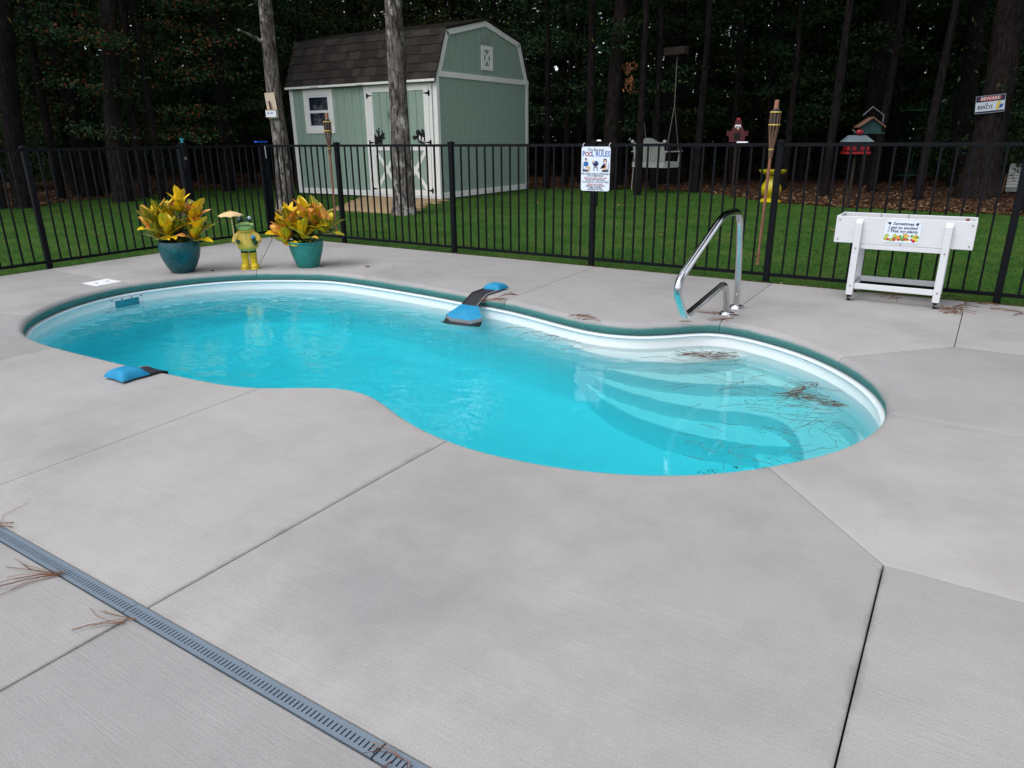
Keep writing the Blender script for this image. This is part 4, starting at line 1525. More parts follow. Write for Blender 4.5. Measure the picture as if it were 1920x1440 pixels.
MB().bx(0.0265, 0.6095, yb + 0.006, yb + 0.030, 0.105, 0.150).build('stretcher', WV, pc, bevel=0.002)
MB().bx(0.0265, 0.6095, 0.037, 0.061, 0.434, 0.474).build('apron', WV, pc, bevel=0.002)
for lx in (0.0, 0.636):
    MB().bx(lx - 0.012, lx + 0.012, 0.0355, yb + 0.0005, 0.110, 0.148).build('side_stretcher', WV, pc, bevel=0.002)
sc_ = MB()
for xx_, zz_ in ((x0 + .028, zt - .03), (x0 + .028, zb + .028), (x1 - .028, zt - .03), (x1 - .028, zb + .028), (0.318, zb + .012)):
    sc_.tube([(xx_, yf + .001, zz_), (xx_, yf - 0.004, zz_)], 0.0065, 8)
sc_.build('screw', M['ink_grey'], pc)
for k, px in enumerate((0.40, 0.70)):
    pass
ps = thing('garden_sign', 'small printed garden sign with vegetables fixed to the white planter', 'sign', (-0.764 + 0.318, 6.50 + yf - 0.001, 0.588))
gs = MB()
gs.plate([(-0.128 + 0.01, -0.088), (0.128 - 0.01, -0.088), (0.128, -0.078), (0.128, 0.078), (0.118, 0.088), (-0.118, 0.088), (-0.128, 0.078), (-0.128, -0.078)], 0.0, 0.003)
gs.build('sign_plate', M['sign_white'], ps)
for tx, z in (('Sometimes', 0.062), ('I get so excited', 0.032), ('I Wet my plants', 0.003)):
    text(tx, 0.033, M['ink_dark'], ps, (0, -0.0036, z), shear=0.25, bold=0.0006)
b = MB()
for s_ in (-1, 1):
    b.plate([(s_ * 0.098 + 0.011 * math.cos(t * math.pi / 4), 0.063 + 0.011 * math.sin(t * math.pi / 4)) for t in range(8)], -0.003, 0.0008)
    b.plate([(s_ * 0.108, 0.07), (s_ * 0.120, 0.077), (s_ * 0.112, 0.066)], -0.003, 0.0006)
b.build('printed_can', M['ink_dark'], ps)
vegs = [('ink_green', 20, 0.016), ('ink_lime', 12, 0.013), ('ink_yellow', 8, 0.013), ('ink_orange', 7, 0.012), ('ink_red', 9, 0.012)]
for k, (mt, cnt, r) in enumerate(vegs):
    b = MB()
    for i in range(cnt):
        x = random.uniform(-0.115, 0.115)
        z = random.uniform(-0.068, -0.022) if mt != 'ink_red' else random.uniform(-0.071, -0.058)
        rr = r * random.uniform(0.6, 1.15)
        b.plate([(max(-.126, min(.126, x + rr * math.cos(t * math.pi / 4))), z + rr * 0.8 * math.sin(t * math.pi / 4)) for t in range(8)], -0.003 - 0.00015 * k - 0.00001 * i, 0.0004)
    b.build('printed_vegetables', M[mt], ps)
# a split pot left in the planter
tg_ = thing('terracotta_shard', 'brown clay shard standing in the soil of the white planter', 'shard', (-0.764 + 0.745, 6.80, 0.62))
MB().lathe([(0.010, 0.0), (0.012, 0.05), (0.014, 0.068)], 10).build('shard_body', M['wick'], tg_)

# ================================================================== POOL RULES SIGN
pr = thing('pool_rules_sign', 'white tin sign with printed pool rules hung on the black fence', 'sign', (FX + 5.205, FY - 0.034, 1.008))
hw, hh = 0.166, 0.222
rc = 0.022
pl = []
for cx, cz, a0 in ((hw - rc, hh - rc, 0), (-hw + rc, hh - rc, 90), (-hw + rc, -hh + rc, 180), (hw - rc, -hh + rc, 270)):
    pl += [(cx + rc * math.cos(R_(a0 + k * 22.5)), cz + rc * math.sin(R_(a0 + k * 22.5))) for k in range(5)]
MB().plate(pl, 0.0, 0.002).build('sign_plate', M['sign_white'], pr)
yt = -0.0026
text('The Browns', 0.038, M['ink_dark'], pr, (0, yt, 0.190), bold=0.0004)
text('P', 0.075, M['ink_blue'], pr, (-0.140, yt, 0.148), bold=0.0015, sx=0.8)
text('L RULES', 0.075, M['ink_blue'], pr, (0.056, yt, 0.148), bold=0.0015, sx=0.80)
b, b2 = MB(), MB()
for cx in (-0.103, -0.062):
    for k in range(8):
        a, c = R_(k * 45 + 3), R_(k * 45 + 42)
        mid_ = (a + c) / 2
        tgt_ = b if k % 2 else b2
        tgt_.plate([(cx + r * math.cos(t), 0.148 + r * math.sin(t)) for r, t in ((0.013, a), (0.024, a), (0.025, mid_), (0.024, c), (0.013, c))], -0.002, 0.0008)
b.build('life_ring_print', M['ink_red'], pr)
b2.build('life_ring_print', M['ink_grey'], pr)


def blob(b, x, z, rx, rz, y=-0.002, t=0.0007):
    b.plate([(x + rx * math.cos(k * math.pi / 5), z + rz * math.sin(k * math.pi / 5)) for k in range(10)], y, t)


skn, blu, drk, gry, wht = MB(), MB(), MB(), MB(), MB()
blob(skn, -0.112, 0.090, 0.013, 0.016)
blob(drk, -0.112, 0.100, 0.014, 0.008, -0.0024)
blu.plate([(-0.140, 0.070), (-0.092, 0.074), (-0.080, 0.040), (-0.110, 0.020), (-0.135, 0.030)], -0.002, 0.0008)
skn.plate([(-0.100, 0.030), (-0.060, 0.020), (-0.062, -0.020), (-0.075, -0.030), (-0.082, 0.0), (-0.110, 0.012)], -0.002, 0.001)
gry.plate([(-0.152, 0.062), (-0.146, 0.062), (-0.138, 0.0), (-0.085, -0.004), (-0.075, -0.030), (-0.150, -0.030)], -0.002, 0.0004)
drk.plate([(-0.150, -0.012), (-0.09, -0.014), (-0.085, -0.024), (-0.150, -0.026)], -0.002, 0.0007)
blob(skn, 0.108, 0.082, 0.012, 0.016)
drk.plate([(0.088, 0.060), (0.090, 0.096), (0.108, 0.106), (0.126, 0.096), (0.128, 0.060), (0.120, 0.070), (0.118, 0.092), (0.098, 0.092), (0.096, 0.070)], -0.0024, 0.0008)
skn.plate([(0.094, 0.060), (0.124, 0.060), (0.130, 0.020), (0.060, 0.014), (0.055, 0.004), (0.128, 0.0)], -0.002, 0.001)
blu.plate([(0.092, 0.050), (0.124, 0.050), (0.122, 0.040), (0.094, 0.040)], -0.0028, 0.0008)
gry.plate([(0.146, 0.060), (0.152, 0.060), (0.150, -0.030), (0.070, -0.032), (0.080, -0.004), (0.138, 0.0)], -0.002, 0.0004)
drk.plate([(0.085, -0.012), (0.150, -0.010), (0.150, -0.026), (0.080, -0.026)], -0.002, 0.0007)
blob(blu, 0.0, 0.055, 0.036, 0.028)
blob(drk, 0.004, 0.048, 0.028, 0.018, -0.0026)
blob(skn, -0.024, 0.072, 0.020, 0.010, -0.0024)
gry.plate([(-0.020, 0.028), (0.024, 0.028), (0.030, -0.020), (0.018, -0.020), (0.012, 0.010), (-0.006, 0.010), (-0.014, -0.020), (-0.026, -0.020)], -0.002, 0.0004)
for q, mt, nm in ((skn, 'ink_skin', 'printed_figures'), (blu, 'ink_blue', 'printed_clothes'), (drk, 'ink_dark', 'printed_shading'), (gry, 'ink_grey', 'printed_chairs')):
    q.build(nm, M[mt], pr)
for tx, z, s_, mt in (('THE LIFEGUARD IS PROBABLY', -0.050, 0.0255, 'ink_dark'), ('ON A BEER RUN', -0.070, 0.0255, 'ink_dark'), ('Swim at your own risk', -0.091, 0.0285, 'ink_red'), ('SOAK UP THE SUN', -0.112, 0.027, 'ink_dark'),
                      ("IT'S ALWAYS 5 O'CLOCK HERE", -0.133, 0.0225, 'ink_dark'), ('Enjoy the music', -0.154, 0.028, 'ink_red'), ("GRILLIN' & CHILLIN'", -0.174, 0.025, 'ink_dark'), ('FAMILY RECIPE', -0.192, 0.022, 'ink_dark'), ('WHATEVER YOU LIKE', -0.209, 0.019, 'ink_dark')):
    text(tx, s_, M[mt], pr, (0.0, yt, z), shear=0.3 if mt == 'ink_red' else 0, bold=0.0003)
b = MB()
for s_ in (-1, 1):
    b.tube(arc_path([(s_ * 0.15, -0.003, hh - 0.02), (s_ * 0.15, -0.004, hh + 0.02), (s_ * 0.15, 0.030, hh + 0.036)], 0.01, 3), 0.0028, 6)
b.build('hook', M['white_plastic'], pr)

# ================================================================== POTS AND CROTONS
vd = np.array([FW[0], FW[1]]) / math.hypot(FW[0], FW[1])


def pot(label, px, py, prof, mt, off):
    p = G(px, py)
    p[:2] += vd * off
    o = thing('plant_pot', label, 'pot', p, 0, None)
    MB().lathe(prof, 40, cap=True).build('pot_body', mt, o, smooth=True)
    rt, zt = prof[-3]
    sb = MB().lathe([(0.001, zt - 0.02), (rt - 0.02, zt - 0.03)], 24, cap=False)
    sb.build('potting_soil', M['potting'], o)
    return p


pA = pot('dark teal speckled egg shaped pot standing by the pool', 336, 513, [(0.100, 0.0), (0.112, 0.004), (0.150, 0.07), (0.185, 0.15), (0.203, 0.225), (0.205, 0.275), (0.196, 0.318), (0.192, 0.330), (0.178, 0.330), (0.172, 0.30), (0.150, 0.28)], M['pot_dark'], 0.10)
pB = pot('light turquoise ribbed pot standing by the pool', 573, 503, [(0.108, 0.0), (0.116, 0.005), (0.142, 0.08), (0.168, 0.165), (0.183, 0.235), (0.187, 0.268), (0.192, 0.274), (0.192, 0.284), (0.178, 0.284), (0.172, 0.26), (0.15, 0.24)], M['pot_light'], 0.11)


def leaf_mesh(name, Ln, Wd, curl, fold, mt):
    nu, nv = 4, 9
    vs, fs, uvs = [], [], []
    for j in range(nv + 1):
        t = j / nv
        wv_ = Wd / 2 * 1.22 * (max(0.0, math.sin(math.pi * min(1, 0.04 + 0.96 * t ** 0.9))) ** 0.62)
        wv_ = max(wv_, 0.002)
        ang = curl * t * t
        for i in range(nu + 1):
            s = i / nu * 2 - 1
            x = s * wv_
            z = t * Ln * math.cos(ang * 0.8)
            y = -math.sin(ang) * t * Ln * 0.7 + abs(s) * wv_ * fold + 0.006 * math.sin(t * 14) * abs(s)
            vs.append((x, y, z))
            uvs.append((i / nu, t))
    for j in range(nv):
        for i in range(nu):
            a = j * (nu + 1) + i
            fs.append((a, a + 1, a + nu + 2, a + nu + 1))
    me = bpy.data.meshes.new(name)
    me.from_pydata(vs, [], fs)
    uvl = me.uv_layers.new(name='UVMap')
    for lp in me.loops:
        uvl.data[lp.index].uv = uvs[lp.vertex_index]
    me.materials.append(mt)
    me.polygons.foreach_set('use_smooth', [True] * len(me.polygons))
    return me


LEAF = {k: [leaf_mesh('leaf', ln, wd, cu, fo, M[k]) for ln, wd, cu, fo in ((0.22, 0.092, 0.25, 0.35), (0.18, 0.086, 0.5, 0.30), (0.25, 0.096, 0.2, 0.42), (0.14, 0.072, 0.4, 0.35))] for k in ('cr_yellow', 'cr_veined', 'cr_peach', 'cr_dark')}


def plant(label, p, z0, heads, seed, span):
    rr = random.Random(seed)
    o = thing('croton_plant', label, 'plant', (p[0], p[1], z0))
    s = MB()
    for hx, hy, hz in heads:
        s.tube([(hx * 0.15, hy * 0.15, -0.02), (hx * 0.6, hy * 0.6, hz * 0.5), (hx, hy, hz)], [0.010, 0.008, 0.006], 6)
    s.build('stem', M['leaf_olive'], o, smooth=True)
    for hi, (hx, hy, hz) in enumerate(heads):
        nlf = rr.randint(10, 13)
        for k in range(nlf):
            fr_ = k / (nlf - 1)
            az = k * 2.4 + rr.uniform(-0.3, 0.3)
            tilt = 0.15 + 1.10 * (1 - fr_) ** 1.2 + rr.uniform(-0.12, 0.18)
            kind = rr.choices(['cr_yellow', 'cr_veined', 'cr_peach'], [7, 4, 3])[0]
            me = LEAF[kind][rr.choice((0, 1, 2, 3, 0, 2))]
            d = Vector((math.cos(az) * math.sin(tilt), math.sin(az) * math.sin(tilt), math.cos(tilt)))
            zax = d
            out = Vector((math.cos(az), math.sin(az), 0))
            xax = zax.cross(Vector((0, 0, 1))).normalized()
            yax = zax.cross(xax).normalized()
            rot = Matrix((xax, yax, zax)).transposed()
            if yax.z < 0:
                rot = Matrix((-xax, -yax, zax)).transposed()
            lf = link('leaf', me, o)
            sc = rr.uniform(0.82, 1.12)
            lf.matrix_local = Matrix.Translation(Vector((hx, hy, hz - 0.07 * (1 - fr_)))) @ (rot @ Matrix.Rotation(rr.uniform(-.4, .4), 3, 'Z')).to_4x4() @ Matrix.Scale(sc, 4)
    for k in range(26):                                    # old dark leaves low around the rim
        az = k * 2.4 + rr.uniform(-0.4, 0.4)
        tilt = rr.uniform(0.7, 1.45)
        d = Vector((math.cos(az) * math.sin(tilt), math.sin(az) * math.sin(tilt), math.cos(tilt)))
        xax = d.cross(Vector((0, 0, 1))).normalized()
        yax = d.cross(xax).normalized()
        if yax.z < 0:
            xax, yax = -xax, -yax
        rot = Matrix((xax, yax, d)).transposed()
        me = LEAF['cr_dark' if rr.random() < 0.75 else 'cr_veined'][rr.choice((0, 1, 3))]
        lf = link('leaf', me, o)
        lf.matrix_local = Matrix.Translation(Vector((math.cos(az) * 0.05, math.sin(az) * 0.05, rr.uniform(0.0, 0.17)))) @ rot.to_4x4() @ Matrix.Scale(rr.uniform(.6, .85), 4)
    return o


def heads_of(lst):
    """(across, away, up) as seen from the camera"""
    rv = np.array([RT[0], RT[1]]) / math.hypot(RT[0], RT[1])
    return [(a * rv[0] + d * vd[0], a * rv[1] + d * vd[1], h) for a, d, h in lst]


plant('yellow croton in the dark teal pot, with a tall stem at its right', pA, 0.30, heads_of([(-0.27, 0.0, 0.18), (-0.15, -0.02, 0.24), (-0.04, -0.12, 0.15), (0.04, 0.08, 0.36), (0.18, 0.06, 0.28), (0.20, -0.05, 0.10), (-0.10, 0.10, 0.25), (-0.18, -0.08, 0.12)]), 3, 0.3)
plant('yellow croton in the light turquoise pot, dense and rounded', pB, 0.255, heads_of([(-0.24, 0.0, 0.12), (-0.14, -0.03, 0.22), (0.0, 0.05, 0.29), (0.10, 0.0, 0.24), (0.22, 0.0, 0.16), (0.02, -0.14, 0.13), (0.12, 0.10, 0.25), (-0.20, -0.08, 0.06)]), 12, 0.3)

# ================================================================== FROG
fp = G(470, 503.5)
fg = thing('frog_statue', 'garden frog statue in a yellow raincoat holding a small umbrella', 'statue', (fp[0], fp[1], 0), face_cam(fp) - R_(4))
coat = MB()
coat.lathe([(0.105, 0.225), (0.112, 0.232), (0.110, 0.28), (0.098, 0.33), (0.084, 0.372), (0.066, 0.396), (0.055, 0.404)], 28, sx=1.0, sy=0.72)
for s_ in (-1, 1):
    pth = [(s_ * 0.060, -0.005, 0.376), (s_ * 0.104, -0.010, 0.345), (s_ * 0.120, -0.025, 0.305), (s_ * 0.098, -0.065, 0.305 if s_ < 0 else 0.288)]
    coat.tube(pth, [0.034, 0.036, 0.033, 0.026], 12)
    coat.ball(pth[0], 0.036, 12, 8)
    coat.ball(pth[2], 0.0335, 12, 8)
coat.build('raincoat', M['fr_coat'], fg, smooth=True)
MB().lathe([(0.060, 0.394), (0.082, 0.397), (0.088, 0.405), (0.078, 0.415), (0.058, 0.417)], 24, sy=0.8).build('collar', M['fr_coat'], fg, smooth=True)
b = MB()
for k in range(6):
    z = 0.265 + k * 0.029
    b.ball((0.0, -0.0735 - (0.29 - z) * 0.03 + max(0, z - 0.30) * 0.12, z), 0.0045, 8, 6)
b.build('button', M['ink_dark'], fg, smooth=True)
MB().lathe([(0.030, 0.190), (0.068, 0.198), (0.092, 0.215), (0.098, 0.240)], 24, (0, -0.004, 0), sy=0.72).build('belly', M['fr_lime'], fg, smooth=True)
for s_ in (-1, 1):
    MB().tube([(s_ * 0.040, 0.004, 0.240), (s_ * 0.041, 0.004, 0.16)], [0.040, 0.037], 16).build('leg', M['fr_green'], fg, smooth=True)
    bt = MB()
    bt.lathe([(0.038, 0.030), (0.037, 0.10), (0.040, 0.158), (0.0425, 0.160), (0.0425, 0.172), (0.036, 0.172)], 18, (s_ * 0.042, 0.006, 0))
    bt.ball((s_ * 0.050, -0.030, 0.030), (0.044, 0.062, 0.036), 16, 10)
    bo = bt.build('boot', M['fr_boot'], fg, smooth=True)
    MB().lathe([(0.047, 0.0), (0.048, 0.012), (0.046, 0.016)], 20, (s_ * 0.049, -0.022, 0), sy=1.4).build('boot_sole', M['fr_boot'], bo, smooth=True)
hd = MB()
hd.ball((0.0, 0.006, 0.488), (0.080, 0.060, 0.050), 24, 14)
for s_ in (-1, 1):
    hd.ball((s_ * 0.050, -0.016, 0.535), 0.029, 16, 10)
hd.build('head', M['fr_green'], fg, smooth=True)
jaw = MB()
jaw.ball((0.0, -0.026, 0.450), (0.080, 0.062, 0.046), 24, 12)
jaw.ball((0.0, -0.058, 0.486), (0.062, 0.036, 0.020), 20, 10)
for s_ in (-1, 1):
    jaw.ball((s_ * 0.064, -0.040, 0.472), (0.028, 0.028, 0.020), 14, 8)
jaw.build('jaw', M['fr_lime'], fg, smooth=True)
MB().tube([(-0.080, -0.058, 0.455), (-0.045, -0.086, 0.466), (0.0, -0.096, 0.471), (0.045, -0.086, 0.466), (0.080, -0.058, 0.455)], 0.0028, 6).build('mouth_line', M['fr_green'], fg, smooth=True)
for s_ in (-1, 1):
    eo = MB().ball((s_ * 0.054, -0.035, 0.540), (0.018, 0.014, 0.018), 14, 10).build('eye', M['white_plastic'], fg, smooth=True)
    MB().ball((s_ * 0.055, -0.043, 0.541), (0.011, 0.009, 0.011), 12, 8).build('pupil', M['ink_blue'], eo, smooth=True)


def frog_hand(c, dirx):
    b = MB()
    b.ball(c, (0.024, 0.020, 0.022), 14, 10)
    for k in range(4):
        z = c[2] + 0.016 - k * 0.011
        b.tube([(c[0] - dirx * 0.012, c[1] - 0.012, z), (c[0] + dirx * 0.004, c[1] - 0.026, z), (c[0] + dirx * 0.018, c[1] - 0.024, z - 0.002)], [0.0062, 0.0066, 0.005], 8)
    b.tube([(c[0] - dirx * 0.016, c[1] - 0.006, c[2] + 0.014), (c[0] - dirx * 0.012, c[1] - 0.024, c[2] + 0.022)], [0.0065, 0.005], 8)
    return b


frog_hand((-0.088, -0.082, 0.306), 1).build('hand', M['fr_green'], fg, smooth=True)
frog_hand((0.088, -0.085, 0.288), -1).build('hand', M['fr_green'], fg, smooth=True)
cup = MB()
cup.ball((0.072, -0.098, 0.348), (0.021, 0.021, 0.021), 14, 10)
cup.build('blue_ball', M['fr_blue'], fg, smooth=True)
MB().lathe([(0.016, 0.28), (0.022, 0.332), (0.024, 0.337)], 14, (0.075, -0.094, 0)).build('cup', M['fr_green'], fg, smooth=True)
ux, uy = -0.112, -0.070
MB().tube([(ux + 0.018, uy - 0.042, 0.245), (ux, uy - 0.036, 0.33), (ux - 0.012, uy - 0.018, 0.60)], 0.0058, 8).build('umbrella_pole', M['fr_umb'], fg, smooth=True)
um = MB()
nr_, ns = 6, 40
for i in range(nr_ + 1):
    t = i / nr_
    for k in range(ns):
        a = 2 * math.pi * k / ns
        sc = abs(math.sin(a * 4))
        r = 0.128 * t
        z = 0.622 - 0.052 * t * t + 0.013 * sc * t ** 3
        um.v.append((ux - 0.012 + r * math.cos(a), uy - 0.018 + r * math.sin(a), z))
for i in range(nr_):
    for k in range(ns):
        k2 = (k + 1) % ns
        um.f.append((i * ns + k, (i + 1) * ns + k, (i + 1) * ns + k2, i * ns + k2))
um.ball((ux - 0.012, uy - 0.018, 0.624), (0.006, 0.006, 0.010), 8, 6)
uo = um.build('umbrella_canopy', M['fr_umb'], fg, smooth=True)
sm = uo.modifiers.new('thickness', 'SOLIDIFY')
sm.thickness = 0.004


# ================================================================== TORCHES
def torch(label, base, top, scale=1.0):
    base, top = Vector(base), Vector(top)
    o = thing('tiki_torch', label, 'torch', base)
    d = top - base
    Ln = d.length
    o.rotation_mode = 'QUATERNION'
    o.rotation_quaternion = d.to_track_quat('Z', 'Y')
    hb = Ln - 0.46 * scale
    pl = []
    for k in range(24):
        t = k / 23
        bulge = 0.0022 if k % 6 == 0 else 0
        pl.append((0.011 + 0.003 * t + bulge, t * hb))
    MB().lathe(pl, 12).build('pole', M['bamboo'], o, smooth=True)
    for k in range(9):
        a = 2 * math.pi * k / 9
        c, s = math.cos(a), math.sin(a)
        MB().tube([(c * 0.014, s * 0.014, hb - 0.10), (c * 0.018, s * 0.018, hb), (c * 0.052 * scale, s * 0.052 * scale, hb + 0.22 * scale), (c * 0.050 * scale, s * 0.050 * scale, hb + 0.36 * scale)], [0.006, 0.007, 0.0062, 0.005], 6).build('bamboo_strip', M['bamboo_pale'], o, smooth=True)
    for z, r in ((hb - 0.03, 0.022), (hb + 0.22 * scale, 0.060 * scale), (hb + 0.35 * scale, 0.057 * scale)):
        MB().lathe([(r, z - 0.006), (r + 0.002, z), (r, z + 0.006), (r - 0.006, z)], 18, cap=False).build('raffia_band', M['raffia'], o)
    MB().lathe([(0.030 * scale, hb + 0.19 * scale), (0.043 * scale, hb + 0.20 * scale), (0.043 * scale, hb + 0.37 * scale), (0.026, hb + 0.385 * scale)], 16).build('fuel_can', M['black_mesh'], o, smooth=True)
    MB().lathe([(0.021, hb + 0.38 * scale), (0.019, hb + 0.47 * scale), (0.012, hb + 0.475 * scale)], 12).build('wick_holder', M['wick'], o, smooth=True)
    MB().tube([(0.03, 0, hb + 0.40 * scale), (0.055, 0.0, hb + 0.38 * scale), (0.062, 0.0, hb + 0.30 * scale)], 0.004, 6).build('snuffer_cord', M['raffia'], o)
    MB().bar((0.0, 0.0, 0.085), (-0.075, 0.01, 0.085), 0.005, 0.008).build('cable_tie', M['rubber'], o)
    return o


torch('bamboo torch tied to the fence between hand rail and white planter', PY(1420, 496, FY - 0.045), PY(1457, 190, FY - 0.050), 0.82)
torch('bamboo torch tied to the fence in front of the shed window', PY(632, 441, FY - 0.045), PY(612, 214, FY - 0.050), 0.85)

# ================================================================== GARDEN THINGS BEYOND THE FENCE
p = G(1443, 379, -0.02)
bb_ = thing('bird_bath', 'bright yellow glazed bird bath standing at the lawn edge', 'bird bath', p)
s = 1.0 * (math.hypot(p[0], p[1]) / CF) * 0.95      # metres per photo pixel there
MB().lathe([(19 * s, 0.0), (20 * s, 1.5 * s), (14 * s, 6 * s), (10 * s, 8 * s), (15 * s, 14 * s), (18 * s, 20 * s), (18 * s, 26 * s), (13 * s, 35 * s), (10 * s, 42 * s), (12 * s, 46 * s), (9 * s, 47 * s)], 28, cap=True, c=(0, 0, 0)).build('pedestal', M['yellow'], bb_, smooth=True)
MB().lathe([(9 * s, 47 * s), (20 * s, 50 * s), (23.5 * s, 54 * s), (23.5 * s, 56 * s), (21 * s, 56 * s), (14 * s, 53 * s)], 28).build('bowl', M['yellow'], bb_, smooth=True)

yp = thing('tool_handle', 'yellow wooden tool handle sticking up behind the rules sign', 'tool', G(1128, 354, -0.02))
a_, c_ = np.array(G(1128, 354, -0.02)), PD(1142, 226, math.hypot(*G(1128, 354)[:2]) + 0.1)
MB().tube([(0, 0, 0), tuple(c_ - a_)], 0.030, 8).build('handle', M['yellow_tool'], yp, smooth=True)


def house(o, w, d, h, roof_h, wall, roof_m, over=0.25, open_front=False, t=0.02):
    b = MB()
    b.prism([(-w / 2, -d / 2), (w / 2, -d / 2), (w / 2, d / 2), (-w / 2, d / 2)], 0, h)
    b.add([(-w / 2, -d / 2, h), (w / 2, -d / 2, h), (0, -d / 2, h + roof_h), (-w / 2, d / 2, h), (w / 2, d / 2, h), (0, d / 2, h + roof_h)], [(0, 1, 2), (5, 4, 3), (0, 2, 5, 3), (1, 4, 5, 2)])
    b.build('house_body', wall, o)
    for s_ in (-1, 1):
        q = MB()
        e = over * w / 2
        sl = roof_h / (w / 2)
        x1 = s_ * (w / 2 + e)
        z1 = h - e * sl
        q.add([(0, -d / 2 - e, h + roof_h), (x1, -d / 2 - e, z1), (x1, d / 2 + e, z1), (0, d / 2 + e, h + roof_h), (0, -d / 2 - e, h + roof_h + t), (x1, -d / 2 - e, z1 + t), (x1, d / 2 + e, z1 + t), (0, d / 2 + e, h + roof_h + t)], [(0, 1, 2, 3), (4, 7, 6, 5), (0, 4, 5, 1), (1, 5, 6, 2), (2, 6, 7, 3), (0, 3, 7, 4)])
        q.build('roof_panel', roof_m, o)


# red birdhouse with a face, on a dark pole
d_ = 17.5
k_ = d_ / CF * 1.06
p = PD(1381, 267, d_)
rb = thing('birdhouse', 'dark red birdhouse with white eyes on a pole in the woods', 'birdhouse', (p[0], p[1], 0), face_cam(p))
z0 = p[2]
b = MB()
b.plate([(-12 * k_, z0 + 1 * k_), (12 * k_, z0 + 1 * k_), (12 * k_, z0 + 14 * k_), (6 * k_, z0 + 25 * k_), (4 * k_, z0 + 33 * k_), (-4 * k_, z0 + 33 * k_), (-6 * k_, z0 + 25 * k_), (-12 * k_, z0 + 14 * k_)], 8 * k_, 16 * k_)
b.build('house_body', M['red'], rb)
for s_ in (-1, 1):
    MB().plate([(s_ * 12 * k_, z0 + 9 * k_), (s_ * 16.5 * k_, z0 + 10 * k_), (s_ * 16 * k_, z0 + 18 * k_), (s_ * 11 * k_, z0 + 17 * k_)], 2 * k_, 5 * k_).build('wing', M['red'], rb)
MB().ball((0, -3 * k_, z0 + 33 * k_), (4 * k_, 4 * k_, 4.5 * k_)).build('cap', M['red_bright'], rb, smooth=True)
b = MB()
for s_ in (-1, 1):
    b.ball((s_ * 2.3 * k_, -8.2 * k_, z0 + 24 * k_), (2.6 * k_, 1.2 * k_, 2.8 * k_), 12, 8)
b.build('eye', M['white_plastic'], rb, smooth=True)
b = MB()
for s_ in (-1, 1):
    b.ball((s_ * 1.8 * k_, -9.3 * k_, z0 + 23.6 * k_), (1.0 * k_, 0.6 * k_, 1.2 * k_), 8, 6)
b.build('pupil', M['ink_dark'], rb, smooth=True)
MB().tube([(0.0, -8 * k_, z0 + 21 * k_), (1.6 * k_, -10.5 * k_, z0 + 18.5 * k_)], [2.0 * k_, 0.3 * k_], 8).build('beak', M['ink_skin'], rb, smooth=True)
MB().bx(-4.5 * k_, 4.5 * k_, -8.4 * k_, -7.9 * k_, z0 + 4 * k_, z0 + 14 * k_).build('opening', M['black_gap'], rb)
MB().tube([(0, 0, -0.05), (0, 0, z0 + 1 * k_)], 0.03, 8).build('pole', M['brown_wood'], rb)

d_ = 16.5
k_ = d_ / CF * 1.06
p = PD(1629, 248, d_)
tf = thing('bird_feeder', 'teal house shaped bird feeder with a copper roof on a pole', 'bird feeder', (p[0], p[1], 0), face_cam(p) + R_(14))
hb = MB()
sub = bpy.data.objects.new('feeder_house', None)
COL.objects.link(sub)
sub.parent = tf
sub.location = (0, 0, p[2])
house(sub, 28 * k_, 20 * k_, 10 * k_, 10 * k_, M['teal_wood'], M['copper'], 0.35)
MB().bx(-18 * k_, 18 * k_, -15 * k_, 15 * k_, -2 * k_, 0).build('tray', M['teal_wood'], tf, loc=(0, 0, p[2]))
b = MB()
b.bar((-26 * k_, -10 * k_, p[2] + 4 * k_), (-8 * k_, -16 * k_, p[2] - 8 * k_), 0.02, 0.015)
b.build('perch', M['tin'], tf)
b = MB()
b.tube([(-10 * k_, 6 * k_, p[2] + 24 * k_), (2 * k_, 6 * k_, p[2] + 36 * k_), (19 * k_, 6 * k_, p[2] + 24 * k_), (19 * k_, 6 * k_, p[2] + 14 * k_)], 0.011, 6)
b.build('hanger', M['tin'], tf)
MB().tube([(0, 0.05, -0.05), (0, 0.05, p[2] - 2 * k_)], 0.03, 8).build('pole', M['brown_wood'], tf)

d_ = 15.6
k_ = d_ / CF * 1.06
p = PD(1604, 286, d_)
rf_ = thing('bird_feeder', 'red bird feeder with a pale tin roof on a pole', 'bird feeder', (p[0], p[1], 0), face_cam(p) + R_(18))
z0 = p[2]
b = MB()
b.bx(-18 * k_, 18 * k_, -12 * k_, 12 * k_, z0 - 2 * k_, z0 + 1.5 * k_).bx(-16 * k_, 16 * k_, -10 * k_, 10 * k_, z0 + 3.2 * k_, z0 + 12 * k_)
b.build('seed_box', M['red_bright'], rf_)
MB().bx(-3 * k_, 3 * k_, -10.6 * k_, -10 * k_, z0 + 3 * k_, z0 + 16 * k_).build('post_slat', M['black_gap'], rf_)
b = MB()
b.add([(-21 * k_, -14 * k_, z0 + 15.5 * k_), (21 * k_, -14 * k_, z0 + 15.5 * k_), (12 * k_, 0, z0 + 25 * k_), (-14 * k_, 0, z0 + 25 * k_), (-21 * k_, 14 * k_, z0 + 15.5 * k_), (21 * k_, 14 * k_, z0 + 15.5 * k_)], [(0, 1, 2, 3), (4, 3, 2, 5), (0, 3, 4), (1, 5, 2), (0, 4, 5, 1)])
b.build('tin_roof', M['tin'], rf_)
MB().bx(-16 * k_, 16 * k_, -9 * k_, 9 * k_, z0 + 12 * k_, z0 + 15.4 * k_).build('glass_box', M['glass'], rf_)
MB().ball((2 * k_, 0, z0 + 29 * k_), (5.5 * k_, 4 * k_, 4.5 * k_)).build('red_finial', M['red_bright'], rf_, smooth=True)
